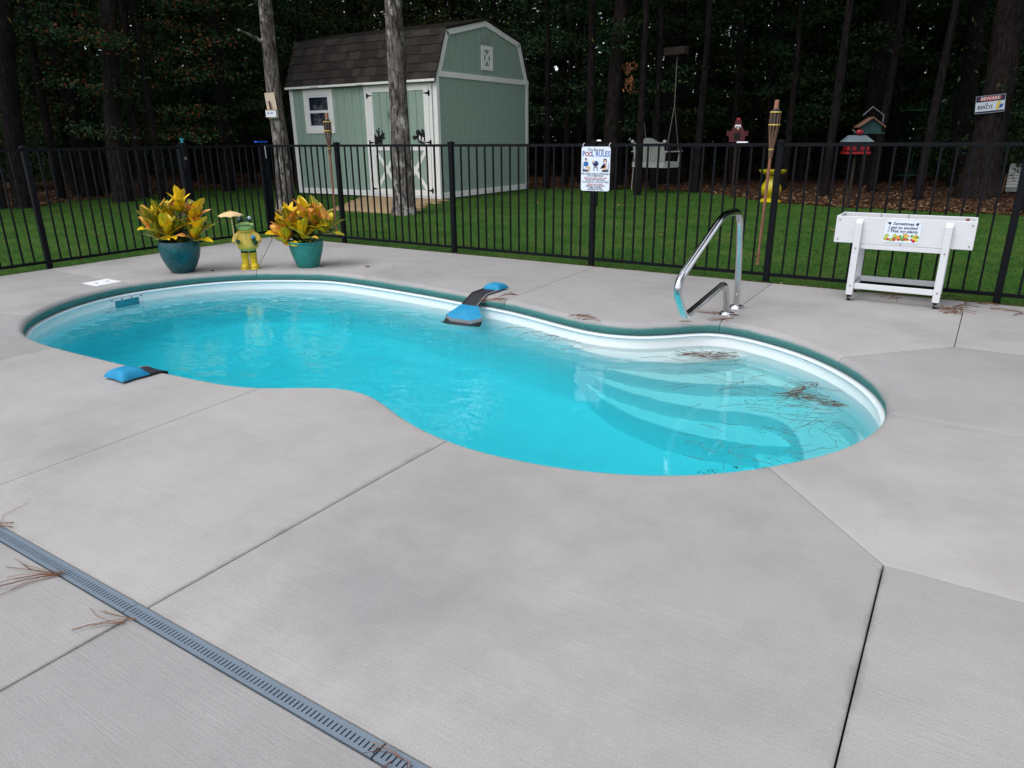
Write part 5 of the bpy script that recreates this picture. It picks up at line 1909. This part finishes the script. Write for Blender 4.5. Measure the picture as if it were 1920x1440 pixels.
MB().tube([(0, 0, -0.05), (0, 0, z0 - 2 * k_)], 0.03, 8).build('pole', M['brown_wood'], rf_)

# green wire cage
p = G(1697, 338, -0.02)
cg = thing('wire_cage', 'tall green wire plant cage with a white cap on one wire', 'plant cage', p)
dg_ = math.hypot(p[0], p[1])
kk = dg_ / CF * 1.05
H1 = PD(1735, 192, dg_)[2]
r0, r1 = 33 * kk, 41 * kk
for a0 in (200, 322, 82):
    a = R_(a0) + face_cam(p)
    c, s_ = math.cos(a), math.sin(a)
    MB().tube([(c * r0 * 0.9, s_ * r0 * .9, 0), (c * r1, s_ * r1, H1 * (1.0 if a0 != 200 else 0.92))], 0.021, 6).build('wire_upright', M['green_wire'], cg)
for z, t in ((0.10, 0.1), (0.52, 0.5), (0.93, 0.95)):
    r = r0 * .9 + (r1 - r0 * .9) * t
    MB().tube([(r * math.cos(k * math.pi / 14), r * math.sin(k * math.pi / 14), H1 * z + 0.05 * math.sin(k * math.pi / 14)) for k in range(29)], 0.015, 5).build('wire_ring', M['green_wire'], cg)
a = R_(322) + face_cam(p)
MB().bx(-0.07, 0.07, -0.05, 0.05, -0.05, 0.07).build('white_cap', M['white_plastic'], cg, bevel=0.015, loc=(math.cos(a) * r1, math.sin(a) * r1, H1))

# white slatted box at the right edge with a wooden stake
p = G(1907, 362, -0.02)
wb = thing('slatted_planter', 'white slatted planter box with drooping greenery beside a wooden stake', 'planter', p, face_cam(p))
kk = math.hypot(p[0], p[1]) / CF * 1.06
for k in range(8):
    z = (8 + k * 4.1) * kk
    MB().bx(-15 * kk, 15 * kk, -0.10, -0.075, z, z + 3.4 * kk).build('slat', M['trim'], wb)
MB().bx(-15 * kk, 15 * kk, -0.074, 0.15, 2 * kk, 40 * kk).build('box_core', M['white_dirty'], wb)
MB().bar((-18 * kk, -0.13, 0), (-17 * kk, -0.13, 26 * kk), 0.05, 0.03).build('stake', M['copper'], wb)
n = 500
C = np.stack([rng.normal(0.08, 0.16, n), rng.normal(-0.05, 0.12, n), 44 * kk - np.abs(rng.normal(0, 0.12, n)) + rng.normal(0.05, 0.05, n)], 1)
link('foliage', quads_mesh('foliage', diamonds(C, 0.10, 0.035, 0.5, 0.4), M['leaf_green']), wb)
# white round lamp behind the sign
p = PD(1123, 265, 15.0)
wl_ = thing('garden_lamp', 'small white domed garden lamp just above the rules sign', 'lamp', (p[0], p[1], 0))
MB().lathe([(0.055, 0), (0.05, 0.02), (0.02, 0.035)], 14, (0, 0, p[2])).build('lamp_cap', M['white_plastic'], wl_, smooth=True)
MB().tube([(0, 0, -0.05), (0, 0, p[2])], 0.015, 6).build('pole', M['black_metal'], wl_)


# ------------------------------------------------ porch swing on ropes
p = PD(1216, 314, 18.6)
sw_rot = math.atan2(*(0.65 * RT[:2] - 0.75 * vd)[::-1])
sw = thing('porch_swing', 'weathered white wooden bench swing hanging on ropes among the dark trees', 'swing', (p[0], p[1], p[2]), sw_rot)
sw_w = 0.98
wd_ = M['white_dirty']
for k in range(6):
    MB().bx(-sw_w / 2, sw_w / 2, 0.05 + k * 0.082, 0.115 + k * 0.082, 0.10, 0.125).build('seat_slat', wd_, sw)
for k in range(13):
    x = -sw_w / 2 + 0.05 + k * (sw_w - 0.1) / 12
    tp = 0.62 + 0.07 * math.cos((x / sw_w) * 2 * math.pi) * 1.0
    MB().bar((x, 0.035, 0.14), (x, -0.07, tp), 0.062, 0.018, (0, 1, 0)).build('back_slat', wd_, sw)
MB().bx(-sw_w / 2, sw_w / 2, 0.0, 0.03, 0.30, 0.36).build('back_rail', wd_, sw)
MB().bar((-sw_w / 2 - .02, -0.055, 0.55), (sw_w / 2 + .02, -0.055, 0.55), 0.02, 0.06, (0, 0, 1)).build('back_rail', wd_, sw)
MB().bx(-sw_w / 2, sw_w / 2, -0.02, 0.012, 0.0, 0.13).build('back_apron', wd_, sw)
MB().bx(-sw_w / 2, sw_w / 2, 0.55, 0.575, 0.0, 0.13).build('front_apron', wd_, sw)
for s_ in (-1, 1):
    x = s_ * sw_w / 2
    MB().bx(x - 0.02, x + 0.02, -0.02, 0.58, 0.0, 0.13).build('side_apron', wd_, sw)
    MB().bx(x - 0.045, x + 0.045, -0.04, 0.62, 0.36, 0.385).build('arm', wd_, sw)
    MB().bx(x - 0.022, x + 0.022, 0.53, 0.575, 0.131, 0.359).build('arm_post', wd_, sw)
    MB().ball((x, -0.06, 0.60), 0.045, 10, 8).build('finial', wd_, sw, smooth=True)
Hk = PD(1222, 198, 18.6)[2] - p[2]
Ht = PD(1245, 98, 18.6)[2] - p[2]
for s_ in (-1, 1):
    x = s_ * sw_w / 2
    for yy in (-0.03, 0.58):
        MB().tube([(x, yy, 0.10), (x * 0.98, 0.25, Hk)], 0.010, 5).build('rope', M['rope'], sw)
    MB().tube([(x * 0.98, 0.25, Hk), (x * 0.95, 0.25, Ht)], 0.011, 5).build('rope', M['rope'], sw)
MB().tube([(-sw_w / 2, 0.02, 0.1), (-sw_w / 2 - 0.02, 0.0, -0.55)], 0.010, 5).build('rope_tail', M['white_dirty'], sw)
pb = PD(1222, 97, 18.6)
bm_o = thing('swing_beam', 'brown timber beam between tree trunks above the white swing', 'beam', (pb[0], pb[1], pb[2]), sw_rot)
MB().bx(0.22, 0.80, 0.17, 0.33, -0.09, 0.07).build('timber', M['brown_wood'], bm_o)

# ================================================================== TREES
def trunk_path(b, pts, rad, seg, rag=0.06, fluted=0.0):
    """tapered, slightly uneven trunk"""
    P = np.array(pts, float)
    s = np.concatenate([[0], np.cumsum(np.linalg.norm(np.diff(P, axis=0), axis=1))])
    t = np.linspace(0, s[-1], max(6, int(s[-1] / 0.35)))
    Q = np.stack([np.interp(t, s, P[:, k]) for k in range(3)], 1)
    rr = np.interp(t, s, rad)
    vs, fs = [], []
    ph = random.uniform(0, 6)
    for i, q in enumerate(Q):
        for k in range(seg):
            a = 2 * math.pi * k / seg
            r = rr[i] * (1 + rag * math.sin(3 * a + ph + i * 0.35) + rag * 0.6 * math.sin(7 * a - i * 0.8 + ph) + random.uniform(-rag, rag) * 0.4)
            vs.append((q[0] + r * math.cos(a), q[1] + r * math.sin(a), q[2]))
    for i in range(len(Q) - 1):
        for k in range(seg):
            k2 = (k + 1) % seg
            fs.append((i * seg + k, i * seg + k2, (i + 1) * seg + k2, (i + 1) * seg + k))
    return b.add(vs, fs)


def crown(name, mt, z0, z1, R, n_br, per, leaf, width, flat=0.10, droop=0.0, shape='round', mt2=None):
    C = []
    for k in range(n_br):
        t = (k + rng.random()) / n_br
        z = z0 + (z1 - z0) * t
        if shape == 'round':
            rm = R * (0.55 + 0.55 * math.sin(math.pi * min(1, t * 0.9 + 0.12)))
        else:
            rm = R * (1.0 - 0.75 * t)
        az = rng.uniform(0, 2 * math.pi)
        ln = rm * rng.uniform(0.6, 1.1)
        rise = rng.uniform(-0.10, 0.25)
        m_ = int(per * rng.uniform(0.6, 1.4))
        s = rng.uniform(0.15, 1.0, m_) ** 0.75
        sp = 0.12 + 0.22 * s * rng.uniform(0.6, 1.4)
        x = np.cos(az) * ln * s + rng.normal(0, 1, m_) * sp
        y = np.sin(az) * ln * s + rng.normal(0, 1, m_) * sp
        zz = z + rise * ln * s - droop * (s ** 2) + rng.normal(0, flat, m_)
        C.append(np.stack([x, y, zz], 1))
    C = np.concatenate(C)
    return quads_mesh(name, diamonds(C, leaf, width, 0.5, 0.2), mt)


CR = {
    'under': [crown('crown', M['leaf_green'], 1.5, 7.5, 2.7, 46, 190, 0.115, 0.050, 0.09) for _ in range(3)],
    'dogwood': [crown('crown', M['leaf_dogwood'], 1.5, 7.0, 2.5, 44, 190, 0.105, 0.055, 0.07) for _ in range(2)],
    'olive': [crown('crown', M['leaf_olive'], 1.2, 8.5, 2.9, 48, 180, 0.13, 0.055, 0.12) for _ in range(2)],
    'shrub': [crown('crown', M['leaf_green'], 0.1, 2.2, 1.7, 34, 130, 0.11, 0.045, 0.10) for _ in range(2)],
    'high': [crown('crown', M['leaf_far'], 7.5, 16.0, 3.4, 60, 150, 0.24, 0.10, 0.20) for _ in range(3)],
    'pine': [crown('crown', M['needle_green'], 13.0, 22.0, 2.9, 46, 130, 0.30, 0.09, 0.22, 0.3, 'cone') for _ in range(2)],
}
TR = {k: [] for k in ('thin', 'mid')}
for _ in range(3):
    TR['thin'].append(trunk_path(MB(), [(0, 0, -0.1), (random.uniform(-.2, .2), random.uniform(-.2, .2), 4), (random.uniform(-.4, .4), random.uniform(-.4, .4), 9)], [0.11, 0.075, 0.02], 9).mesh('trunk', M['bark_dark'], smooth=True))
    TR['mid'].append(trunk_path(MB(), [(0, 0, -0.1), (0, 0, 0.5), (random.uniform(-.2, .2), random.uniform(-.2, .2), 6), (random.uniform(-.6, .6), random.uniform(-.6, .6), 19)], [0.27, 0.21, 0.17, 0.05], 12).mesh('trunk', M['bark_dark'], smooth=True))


def tree(p, kinds, label, group=None, tr='thin', sc=1.0, name='woodland_tree', rot=None, cat='tree'):
    o = thing(name, label, cat, (p[0], p[1], -0.02), random.uniform(0, 6.28) if rot is None else rot, group)
    s = sc * random.uniform(0.92, 1.08)
    o.scale = (s, s, s)
    if tr:
        link('trunk', random.choice(TR[tr]), o)
    for k in kinds:
        link('crown', random.choice(CR[k]), o)
    return o


def at(px, dist):
    d = ray(px, 250)
    h = math.hypot(d[0], d[1])
    return np.array([d[0] / h * dist, d[1] / h * dist])


GW = 'leafy trees in the dark woods behind the lawn'
GT = 'tall trunks in the dark woods and trees added for shade'
LW = 'dark green leafy understory tree in the shaded woods beyond the lawn'
# trees of the edge of the wood, seen singly
tree(at(285, 19.5), ['dogwood'], 'dogwood with reddening leaf tips at the edge of the wood', None, 'thin', 0.85, 'dogwood_tree')
tree(at(120, 22.5), ['dogwood'], 'dogwood with dull orange leaves behind the left fence corner', None, 'thin', 0.95, 'dogwood_tree')
tree(at(420, 24.0), ['under'], 'green leafy tree left of the pale trunk by the shed', None, 'thin', 0.9)
tree(at(1090, 22.8), ['under'], 'broad green oak with low branches right of the shed', None, 'thin', 0.95, 'oak_tree')
tree(at(1010, 27.5), ['under'], 'green oak crown close behind the shed gable', None, 'thin', 1.0, 'oak_tree')
tree(at(1165, 21.5), ['under'], 'green oak over the rules sign and the swing', None, 'thin', 1.0, 'oak_tree')
for px, d, k in [(-40, 23, 'under'), (20, 26, 'olive'), (210, 27, 'under'), (350, 28, 'olive'), (500, 29, 'olive'), (590, 26.5, 'under'), (680, 28, 'olive'), (760, 30, 'olive'), (850, 28.5, 'olive'), (930, 27, 'under'), (1060, 27, 'under'), (1260, 27, 'under'), (1330, 30, 'olive'), (1400, 26, 'under'), (1470, 29, 'under'), (1540, 26.5, 'under'), (1620, 28, 'olive'), (1700, 27, 'under'), (1770, 28, 'olive'), (1850, 26, 'under'), (1990, 23, 'under'), (2120, 20, 'under')]:
    tree(at(px, d), [k], LW, GW, 'thin', 1.0)
for i in range(34):
    tree(at(-80 + i * 62 + random.uniform(-25, 25), random.uniform(30, 37)), [random.choice(('under', 'olive', 'under'))], LW, GW, 'thin', random.uniform(1.0, 1.25))
for i in range(26):
    px = -60 + i * 80 + random.uniform(-30, 30)
    b_ = np.interp(px, [-200, 0, 430, 540, 1000, 1330, 1440, 1920, 2200], [17, 17, 22, 26, 24, 23, 22, 17, 15])
    tree(at(px, b_ + random.uniform(2.0, 6) + (6 if px < 560 else 1.5)), ['shrub'], 'low dark shrub on the shaded woodland floor', 'shrubs on the woodland floor', None, random.uniform(0.7, 1.1), 'shrub', None, 'shrub')
# tall trees whose crowns close the sky above the picture
TL = 'tall dark trunk of a forest tree among the shaded woods, or a tree added for shade'
for i in range(44):
    px = -260 + i * 56 + random.uniform(-25, 25)
    d = random.uniform(31, 43)
    if 430 < px < 1000:
        tree(at(px, d + 4), ['pine'] if i % 4 == 1 else ['high'], TL, GT, 'mid', random.uniform(0.95, 1.15) if i % 4 == 1 else random.uniform(0.5, 0.62))
    else:
        tree(at(px, d), ['high', 'pine'], TL, GT, 'mid', random.uniform(0.95, 1.2))
for x, y in [(8.5, 11), (10, 7.5), (9.5, 3.5), (11.5, 0.5), (12, 14), (14, 9), (-19, 10), (-20, 4), (-21, 15), (-23, 0)]:
    tree((x, y), ['high', 'under'], TL, GT, 'mid', 1.0)  # the right-hand trees stand out of view, added to block sky light


for px, d in [(1025, 20.5), (1110, 19), (1200, 18), (-150, 17), (-30, 19), (90, 21), (180, 24), (330, 25), (1060, 22), (1150, 24), (1230, 20), (1310, 19), (1380, 22), (1480, 20), (1560, 18.5), (1650, 20), (1740, 18), (1950, 16), (2050, 14), (2150, 17)]:
    tree(at(px, d), ['high'], TL, GT, 'thin', random.uniform(0.85, 1.05))  # high crowns out of view, added to darken the woods and shed gable
for px, d, k in [(180, 23, 'dogwood'), (460, 25.5, 'under'), (1220, 24, 'under'), (1300, 25, 'olive'), (1440, 23, 'under'), (1510, 24, 'under'), (1580, 26, 'olive'), (1735, 26.5, 'under'), (1800, 26, 'under'), (1900, 27, 'olive')]:
    tree(at(px, d), [k], LW, GW, 'thin', random.uniform(0.9, 1.1))


def big_tree(label, base_px, path_px, rads, mt, name, crown_kind=None, dist=None, ext=14.0, cscale=0.9, seg=20, rag=0.045):
    """a trunk traced up the photograph at the distance of its foot"""
    base = G(*base_px, -0.03)
    d = math.hypot(base[0], base[1]) if dist is None else dist
    if dist is not None:
        base = PD(base_px[0], base_px[1], d)
        base[2] = -0.03
    pts = [np.array([0, 0, -0.05])]
    for q in path_px:
        pts.append(PD(*q, d) - base)
    dv = pts[-1] - pts[-2]
    dv = dv / dv[2]
    rr = list(rads)
    last = pts[-1]
    pts.append(last + dv * (ext - last[2]) * np.array([0.6, 0.6, 1]))
    rr.append(rads[-1] * 0.45)
    o = thing(name, label, 'tree', base)
    b = trunk_path(MB(), pts, rr, seg, rag)
    b.build('trunk', mt, o, smooth=True)
    if crown_kind:
        c = link('crown', random.choice(CR[crown_kind]), o, (pts[-1][0], pts[-1][1], ext - (15.5 if crown_kind == 'high' else 21.5)))
        c.scale = (cscale, cscale, 1)
    return o, pts, base, d


BP = M['bark_pale']
o1, _, _, _ = big_tree('pale grey barked trunk on the lawn in front of the shed doors', (758, 402), [(757, 380), (752, 280), (746, 150), (737, 0)], [0.265, 0.195, 0.170, 0.158, 0.148], BP, 'lawn_tree', 'pine', ext=21, cscale=0.8)
o2, _, b2_, d2_ = big_tree('pale grey barked trunk left of the shed, with a small board nailed on', (537, 398), [(536, 370), (531, 300), (514, 180), (507, 120), (496, 0)], [0.235, 0.172, 0.150, 0.132, 0.128, 0.118], BP, 'lawn_tree', 'pine', ext=21, cscale=0.8)
q = MB()
s0 = PD(490, 78, d2_) - b2_
q.tube([tuple(PD(502, 84, d2_) - b2_), tuple(s0), tuple(PD(468, 66, d2_ - .2) - b2_), tuple(PD(447, 56, d2_ - .4) - b2_)], [0.05, 0.04, 0.03, 0.02], 8)
q.build('broken_limb', BP, o2, smooth=True)
o3, _, b3_, d3_ = big_tree('massive flared pine trunk at the right with a warning sign on it', (1832, 371), [(1835, 345), (1846, 300), (1855, 250), (1872, 170), (1886, 75), (1897, 0)], [0.50, 0.40, 0.33, 0.30, 0.285, 0.275, 0.27], M['bark_pine'], 'pine_tree', 'high', ext=17, cscale=1.1)
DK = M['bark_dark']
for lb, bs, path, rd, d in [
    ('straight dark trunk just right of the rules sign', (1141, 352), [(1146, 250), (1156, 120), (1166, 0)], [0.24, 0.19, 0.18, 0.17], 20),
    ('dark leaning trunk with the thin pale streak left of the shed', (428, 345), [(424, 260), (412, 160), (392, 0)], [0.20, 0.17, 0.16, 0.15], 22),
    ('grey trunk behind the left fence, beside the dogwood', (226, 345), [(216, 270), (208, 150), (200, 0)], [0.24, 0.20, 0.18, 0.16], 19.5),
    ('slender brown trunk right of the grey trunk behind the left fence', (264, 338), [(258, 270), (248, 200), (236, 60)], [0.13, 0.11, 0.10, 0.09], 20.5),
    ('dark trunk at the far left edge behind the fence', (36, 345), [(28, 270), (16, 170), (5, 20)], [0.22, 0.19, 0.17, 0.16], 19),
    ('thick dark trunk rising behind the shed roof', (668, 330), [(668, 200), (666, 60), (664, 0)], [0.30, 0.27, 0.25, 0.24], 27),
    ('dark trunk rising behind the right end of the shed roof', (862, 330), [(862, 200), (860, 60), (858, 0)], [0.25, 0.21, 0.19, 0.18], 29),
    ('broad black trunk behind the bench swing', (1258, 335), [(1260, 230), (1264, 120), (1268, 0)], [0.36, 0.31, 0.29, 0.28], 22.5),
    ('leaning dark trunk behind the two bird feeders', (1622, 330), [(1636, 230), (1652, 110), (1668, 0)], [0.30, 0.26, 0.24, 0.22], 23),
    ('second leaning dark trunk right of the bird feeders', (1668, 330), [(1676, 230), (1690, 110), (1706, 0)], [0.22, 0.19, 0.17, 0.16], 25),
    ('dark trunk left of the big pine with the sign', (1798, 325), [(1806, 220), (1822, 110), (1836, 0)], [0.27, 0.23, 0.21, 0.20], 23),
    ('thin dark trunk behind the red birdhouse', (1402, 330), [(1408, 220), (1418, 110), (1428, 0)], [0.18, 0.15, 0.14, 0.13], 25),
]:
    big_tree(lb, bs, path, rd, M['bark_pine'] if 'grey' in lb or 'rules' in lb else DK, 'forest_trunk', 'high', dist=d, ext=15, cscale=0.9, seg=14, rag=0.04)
# hanging cluster of dead leaves
p = PD(1180, 145, 19.2)
n = 90
C = np.stack([rng.normal(0, 0.07, n), rng.normal(0, 0.07, n), rng.uniform(-0.35, 0.35, n)], 1)
dl = thing('dead_leaf_spray', 'hanging spray of dead tan leaves below the oak branches', 'leaves', p)
link('leaf_cluster', quads_mesh('leaf_cluster', diamonds(C, 0.12, 0.05, 0.0, 1.5), M['leaf_dead']), dl)

# board nailed to the pale trunk
p = PD(513, 220, d2_ - 0.17)
nb = thing('wooden_board', 'pale board with a little shelf and a red brush on the trunk', 'board', p, face_cam(p) + R_(-18))
kk = d2_ / CF * 1.05
q = MB()
q.bar((0.3 * kk, 0, -2 * kk), (-2.5 * kk, 0.0, 36 * kk), 15.5 * kk, 0.02, (0, 1, 0))
q.build('back_board', M['pine_wood'], nb)
q = MB()
q.bx(-9 * kk, 7 * kk, -0.10, -0.012, 0, 10 * kk)
q.build('shelf_box', M['white_plastic'], nb)
MB().bx(-9 * kk, 7 * kk, -0.102, -0.013, 10.05 * kk, 11 * kk).build('shelf_edge', M['wick'], nb)
MB().bar((-2 * kk, -0.04, 11 * kk), (-3.5 * kk, -0.03, 24 * kk), 2.4 * kk, 0.015, (0, 1, 0)).build('brush', M['red'], nb)
text('BLUE', 4 * kk, M['ink_blue'], nb, (-2 * kk, -0.1025, 6 * kk))

# warning sign on the big pine
p = PD(1856.5, 195, d3_ - 0.33)
ws = thing('warning_sign', 'small beware of birds sign nailed to the big pine trunk', 'sign', p, face_cam(p) - R_(12))
kk = (d3_ - .3) / CF * 1.06
W2, H2 = 17.5 * kk, 11.5 * kk
tl = Matrix.Rotation(R_(-4), 4, 'Y')
pl_ = bpy.data.objects.new('sign_face', None)
q = MB()
q.plate([(-W2, -H2), (W2, -H2), (W2, H2), (-W2, H2)], 0.0, 0.006)
so = q.build('sign_plate', M['sign_white'], ws)
ws.rotation_euler = (0, R_(-5), face_cam(p) - R_(12))
MB().plate([(-W2 * .98, H2 * 0.30), (W2 * .98, H2 * 0.30), (W2 * .98, H2 * .97), (-W2 * .98, H2 * .97)], -0.006, 0.001).build('header_band', M['ink_dark'], ws)
MB().plate([(W2 * .8 * math.cos(k * math.pi / 10), H2 * (0.64 + 0.26 * math.sin(k * math.pi / 10))) for k in range(20)], -0.007, 0.001).build('red_oval', M['ink_red'], ws)
text('BEWARE', H2 * 0.52, M['white_plastic'], ws, (0, -0.0085, H2 * 0.64), bold=0.001)
text('of', H2 * 0.36, M['ink_dark'], ws, (-W2 * 0.25, -0.0065, H2 * 0.06), bold=0.001)
text('BIRDS', H2 * 0.60, M['ink_dark'], ws, (-W2 * 0.32, -0.0065, -H2 * 0.33), bold=0.002)
MB().plate([(-W2 * .98, -H2 * .97), (W2 * .98, -H2 * .97), (W2 * .98, -H2 * .76), (-W2 * .98, -H2 * .76)], -0.006, 0.001).build('footer_band', M['ink_dark'], ws)
q = MB()
q.plate([(W2 * 0.42, -H2 * .7), (W2 * 0.62, -H2 * .7), (W2 * .66, H2 * .2), (W2 * .5, H2 * .25)], -0.006, 0.0012)
q.plate([(W2 * .5, H2 * .0), (W2 * .75, H2 * .05), (W2 * .72, H2 * .25), (W2 * .5, H2 * .25)], -0.0072, 0.0008)
q.build('bird_print', M['ink_yellow'], ws)
MB().plate([(W2 * 0.62, -H2 * .6), (W2 * 0.86, -H2 * .5), (W2 * .92, -H2 * .1), (W2 * .68, -H2 * .1)], -0.0062, 0.001).build('bird_print', M['ink_blue'], ws)

# the far wood behind, one mass
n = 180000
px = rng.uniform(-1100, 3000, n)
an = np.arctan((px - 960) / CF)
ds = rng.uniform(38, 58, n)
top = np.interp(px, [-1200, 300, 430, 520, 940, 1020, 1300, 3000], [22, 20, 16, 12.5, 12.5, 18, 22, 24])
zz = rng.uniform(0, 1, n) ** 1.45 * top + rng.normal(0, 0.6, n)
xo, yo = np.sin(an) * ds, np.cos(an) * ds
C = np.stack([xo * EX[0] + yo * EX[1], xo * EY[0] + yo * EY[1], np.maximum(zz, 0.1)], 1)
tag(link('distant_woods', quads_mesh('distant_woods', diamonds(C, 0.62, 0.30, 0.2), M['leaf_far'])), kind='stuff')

# ================================================================== PINE NEEDLES
def needle(b, p, az, ln, bend, z=0.004, r=0.0013, lift=0.01):
    pts = []
    for k in range(4):
        t = k / 3
        a = az + bend * t
        pts.append((p[0] + math.cos(a) * ln * t, p[1] + math.sin(a) * ln * t, z + lift * math.sin(math.pi * t)))
    b.tube(pts, r, 3, cap=False)


def needles(label, pts, n, az, spread, ln=0.19, size=0.04, z=0.003, name='pine_needles', cat='pine needles', r=0.0013):
    b = MB()
    for i in range(n):
        c = pts[i % len(pts)]
        c = G(c[0], c[1], z)
        c = c[:2] + np.array([random.gauss(0, size), random.gauss(0, size)])
        a = az + random.gauss(0, spread)
        l_ = ln * random.uniform(0.6, 1.15)
        for k in range(3):
            needle(b, c, a + random.gauss(0, 0.05), l_ * random.uniform(.85, 1), random.gauss(0, 0.42), z + random.uniform(0, 0.006), r, random.uniform(0.0, 0.012) if z > -0.1 else 0.0)
    o = b.build(name, M['needle'], None, fix=False)
    return tag(o, label, cat)


vaz = math.atan2(-RT[1], -RT[0])                       # towards the left of the picture
needles('bundle of brown pine needles lying across the drain, the largest one there', [(128, 1072), (110, 1080)], 4, vaz + 0.12, 0.16, 0.24, 0.010, 0.004, r=0.0010)
needles('pine needles lying beside the drain over the deck joint', [(240, 1166), (262, 1160)], 2, vaz + 0.10, 0.16, 0.20, 0.010, 0.004, r=0.0010)
needles('few pine needles above the drain at the left picture edge', [(24, 988), (30, 978)], 2, vaz + 0.25, 0.1, 0.2, 0.01, 0.004, r=0.0009)
needles('pine needles on the drain beyond the grate seam', [(745, 1418), (770, 1425)], 3, vaz + 0.6, 0.9, 0.10, 0.012, 0.004, r=0.0009)
needles('brown pine needles scattered round the hand rail feet', [(1352, 592), (1368, 596), (1340, 590), (1375, 588)], 6, vaz + 0.25, 0.25, 0.16, 0.035, r=0.0018)
needles('single brown needle on the deck below the hand rail bend', [(1296, 603)], 1, vaz, 0.1, 0.18, 0.004, r=0.0018)
needles('pine needles lying along the joint by the escape ramp bag', [(952, 561), (940, 563), (972, 553)], 6, vaz + 0.1, 0.25, 0.2, 0.03, r=0.0018)
needles('short needles and twig on the coping between ramp and hand rail', [(1082, 592), (1092, 600), (1070, 592)], 4, vaz + 2.4, 0.3, 0.15, 0.02, r=0.0018)
needles('tuft of pine needles on the joint right of the white planter', [(1797, 585), (1802, 582), (1792, 586)], 7, vaz, 1.2, 0.15, 0.02, r=0.0019)
needles('long twig and needles under the right front caster of the planter', [(1745, 577), (1770, 578), (1790, 574)], 3, vaz + 3.1, 0.10, 0.22, 0.02, r=0.002)
needles('pine needles on the deck at the fence right of the planter', [(1830, 572), (1870, 580), (1900, 584)], 6, vaz + 2.9, 0.4, 0.2, 0.08, r=0.0018)
needles('needles on the deck edge beneath the white planter', [(1690, 557), (1710, 553)], 4, vaz + 0.2, 0.3, 0.18, 0.05, r=0.0018)
zw = WATER_Z + 0.002
needles('thick raft of brown needles floating over the top pool step', [(1330, 668), (1345, 664), (1365, 668), (1380, 668), (1318, 664)], 22, vaz + 0.1, 0.40, 0.17, 0.035, zw, 'floating_needles', r=0.0012)
needles('dark clump of needles floating at the right end of the pool', [(1500, 735), (1512, 726), (1530, 719), (1494, 740)], 22, vaz + 0.75, 0.30, 0.15, 0.014, zw, 'floating_needles', r=0.0012)
needles('line of needles floating along the right pool wall', [(1530, 745), (1552, 752), (1572, 756), (1590, 758)], 13, vaz - 0.2, 0.35, 0.15, 0.020, zw, 'floating_needles', r=0.0011)
b = MB()
for i in range(95):
    t = random.random()
    c0 = np.array([1340 + t * 270, 688 + t * 110]) + np.array([random.gauss(0, 40), random.gauss(0, 22)])
    p = G(c0[0], c0[1], zw)
    if ((OUTL - p[:2]) ** 2).sum(1).min() < 0.03:
        continue
    needle(b, p, vaz + random.gauss(0.1, 0.6), 0.18 * random.uniform(0.6, 1.2), random.gauss(0, 0.3), zw, 0.0011, 0.0)
for i in range(15):
    c0 = (random.uniform(930, 1110), 0)
    p = G(c0[0], 608 + (c0[0] - 930) * 0.19 + random.gauss(0, 5), zw)
    needle(b, p, vaz + random.gauss(0.1, 0.6), 0.18, random.gauss(0, 0.3), zw, 0.0013, 0.0)
for i in range(45):
    p = G(random.uniform(1300, 1640), random.uniform(790, 880), zw)
    if ((OUTL - p[:2]) ** 2).sum(1).min() < 0.01 or p[1] < 2.5:
        continue
    needle(b, p, random.uniform(0, 6.28), 0.10, random.gauss(0, 0.4), zw, 0.0010, 0.0)
o = b.build('loose_needles', M['needle'], None, fix=False)
tag(o, None, None, kind='stuff')
# specks and sunk leaves on the steps
sl = MB()
for pts, z, cnt in (([(1420, 752), (1400, 752), (1440, 754)], -0.80, 22), ([(1425, 806)], -1.03, 9), ([(1345, 885), (1380, 878), (1320, 886)], -1.34, 30), ([(1442, 858)], -1.17, 8)):
    for i in range(cnt):
        q = pts[i % len(pts)]
        c = refr(q[0] + random.gauss(0, 9), q[1] + random.gauss(0, 3), z)
        a = random.uniform(0, 6.28)
        r = random.uniform(0.003, 0.011)
        sl.add([(c[0] + r * math.cos(a + t) * (1 if t_ % 2 else 0.5), c[1] + r * math.sin(a + t) * (1 if t_ % 2 else 0.5), z + 0.004) for t_, t in enumerate((0, 1.57, 3.14, 4.71))], [(0, 1, 2, 3)])
tag(sl.build('sunken_debris', M['litter'], None, fix=False), kind='stuff')
# dead leaves on the deck
for px, py, lb, sz in [(398, 508, 'curled dark dead leaf on the deck right of the dark pot', 0.05), (688, 500, 'green brown fallen leaf on the deck behind the pool joint', 0.07), (604, 500, 'tiny dark leaf on the deck beside the turquoise pot', 0.03), (738, 499, 'tiny brown leaf scrap on the deck behind the pool', 0.03), (150, 487, 'dead yellow leaf on the deck edge at the left fence', 0.07)]:
    p = G(px, py, 0.006)
    q = MB()
    a = random.uniform(0, 3)
    for k in range(2):
        s_ = 1 if k else -1
        q.add([(0, 0, 0.0), (sz * .5 * math.cos(a), sz * .5 * math.sin(a), 0.002), (sz * .25 * math.cos(a) - s_ * sz * .28 * math.sin(a), sz * .25 * math.sin(a) + s_ * sz * .28 * math.cos(a), 0.012), (-sz * .4 * math.cos(a) - s_ * sz * .2 * math.sin(a), -sz * .4 * math.sin(a) + s_ * sz * .2 * math.cos(a), 0.008)], [(0, 1, 2, 3)])
    o = q.build('dead_leaf', M['leaf_dead'] if 'yellow' in lb or 'brown' in lb else M['bark_pine'], None, fix=False)
    o.location = (p[0], p[1], p[2])
    tag(o, lb, 'leaf')
